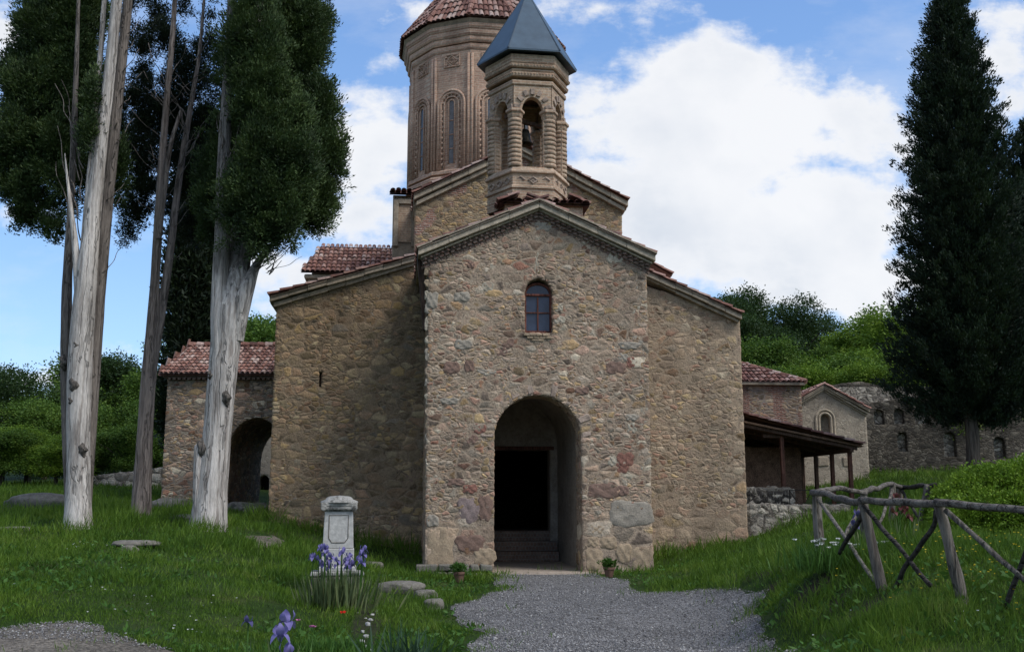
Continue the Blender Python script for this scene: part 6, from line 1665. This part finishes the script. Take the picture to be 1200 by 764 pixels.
# ------------------------------------------------------------------ light and sky
SUN_EL, SUN_AZ = math.radians(50), math.radians(122)     # azimuth clockwise from +Y (the viewing direction)
sd = Vector((math.sin(SUN_AZ)*math.cos(SUN_EL), math.cos(SUN_AZ)*math.cos(SUN_EL), math.sin(SUN_EL)))
sd.x = abs(sd.x); sun_az = math.atan2(sd.x, sd.y)
L = bpy.data.lights.new('sun', 'SUN'); L.energy = 1.5; L.angle = math.radians(26); L.color = (1, .96, .91)
so = bpy.data.objects.new('sun', L); COL.objects.link(so); so.rotation_euler = (-sd).to_track_quat('-Z', 'Y').to_euler(); so.location = (20, -20, 40)
W = bpy.data.worlds.new('World'); S.world = W; W.use_nodes = True; nt = W.node_tree; nt.nodes.clear()
class WT(NT):
    def __init__(s, tree): s.t = tree; s.out = tree.nodes.new('ShaderNodeOutputWorld')
w = WT(nt)
sky = w.n('TexSky', sky_type='NISHITA', sun_disc=False, sun_elevation=SUN_EL, sun_rotation=sun_az, altitude=2600, air_density=1.0, dust_density=.15, ozone_density=1.2)
dirn = w.n('TexCoord').outputs['Generated']
sx = w.n('SeparateXYZ', {0: dirn})
yy = w.math('MAXIMUM', sx.outputs[1], .08)
ca = w.math('DIVIDE', sx.outputs[0], yy); cb = w.math('DIVIDE', sx.outputs[2], yy)
front = w.mr(sx.outputs[1], .08, .35, 0, 1, True)
ab = w.n('CombineXYZ', {0: ca, 1: cb, 2: 0.0}).outputs[0]
big = w.noise(ab, 7.0, 9, .58); edgev = w.noise(ab, 3.0, 4, .5, True)
ell = [(850, 150, 215, 118), (755, 150, 110, 92), (1000, 150, 85, 92), (800, 270, 190, 110), (960, 260, 170, 105), (700, 260, 120, 120), (1060, 330, 110, 70), (740, 350, 150, 50), (930, 345, 90, 28), (870, 75, 50, 40), (945, 85, 55, 40),
       (445, 170, 62, 75), (425, 250, 70, 60), (350, 330, 90, 50), (495, 12, 60, 26), (455, 75, 26, 20), (705, 8, 80, 26), (5, 45, 40, 70), (150, 412, 60, 12), (60, 445, 70, 16), (1180, 20, 60, 26), (1180, 75, 40, 26), (300, 250, 60, 60), (20, 250, 60, 20), (1190, 120, 50, 50)]
dens = None
for (px, py, rx, ry) in ell:
    r = ray(px, py); a, b = r.x/r.y, r.z/r.y; r1 = ray(px+rx, py); r2 = ray(px, py-ry)
    ra, rb = abs(r1.x/r1.y-a), abs(r2.z/r2.y-b)
    d1 = w.n('VectorMath', {0: ab, 1: (a, b, 0)}, operation='SUBTRACT').outputs[0]
    d2 = w.n('VectorMath', {0: d1, 1: (1/ra, 1/rb, 0)}, operation='MULTIPLY').outputs[0]
    ln = w.n('VectorMath', {0: d2}, operation='LENGTH').outputs['Value']
    kk = max(.22, min(1, math.sqrt(rx*ry)/115)); v = w.math('MULTIPLY', w.math('SUBTRACT', 1, ln), kk)
    dens = v if dens is None else w.math('MAXIMUM', dens, v)
dens = w.math('MAXIMUM', dens, -1.0)
wisp = w.noise(w.scalevec(ab, (1, 1.7, 1)), 16.0, 8, .62)
dens = w.math('ADD', dens, w.math('ADD', w.math('MULTIPLY', w.math('SUBTRACT', big, .5), 1.75), w.math('MULTIPLY', w.math('SUBTRACT', wisp, .5), 1.1)))
cf = w.math('MAXIMUM', w.mr(dens, -.05, .42, 0, 1, True), w.mr(w.noise(w.scalevec(ab, (1, 2.2, 1)), 3.4, 7, .6),   .48, .78, .0, .42))
allr = w.noise(dirn, 2.2, 6, .55); cg = w.mr(allr, .44, .60, 0, .9, True)
cloud = w.math('ADD', w.math('MULTIPLY', cf, front), w.math('MULTIPLY', cg, w.math('SUBTRACT', 1, front)))
shade = w.math('MULTIPLY', w.mr(dens, .1, .9, 0, 1, True), w.mr(w.noise(ab, 4.2, 6, .5), .38, .68, 0, 1))
ccol = w.mix(shade, (.92, .925, .94), (.58, .64, .73))
SKYS, CLS = .145, .55
s0 = w.mulcol(sky.outputs[0], SKYS)
blue = w.ramp(sx.outputs[2], [(0, (.24, .37, .53)), (.12, (.20, .335, .52)), (.25, (.145, .275, .49)), (.5, (.095, .19, .40)), (1, (.06, .13, .32))])
s1 = w.mix(.72, s0, blue)
cc = w.mulcol(ccol, CLS)
mixc = w.mix(w.math('MULTIPLY', cloud, .94), s1, cc)
bg = w.n('Background', {'Color': mixc, 'Strength': 1.0}); w.link(bg.outputs[0], w.out.inputs[0])

S.view_settings.view_transform = 'Standard'; S.view_settings.look = 'None'; S.view_settings.exposure = .92; S.view_settings.gamma = 1
S.render.engine = 'CYCLES'; S.cycles.use_denoising = True; S.cycles.max_bounces = 6; S.cycles.diffuse_bounces = 3; S.cycles.transparent_max_bounces = 4
S.cycles.caustics_reflective = False; S.cycles.caustics_refractive = False
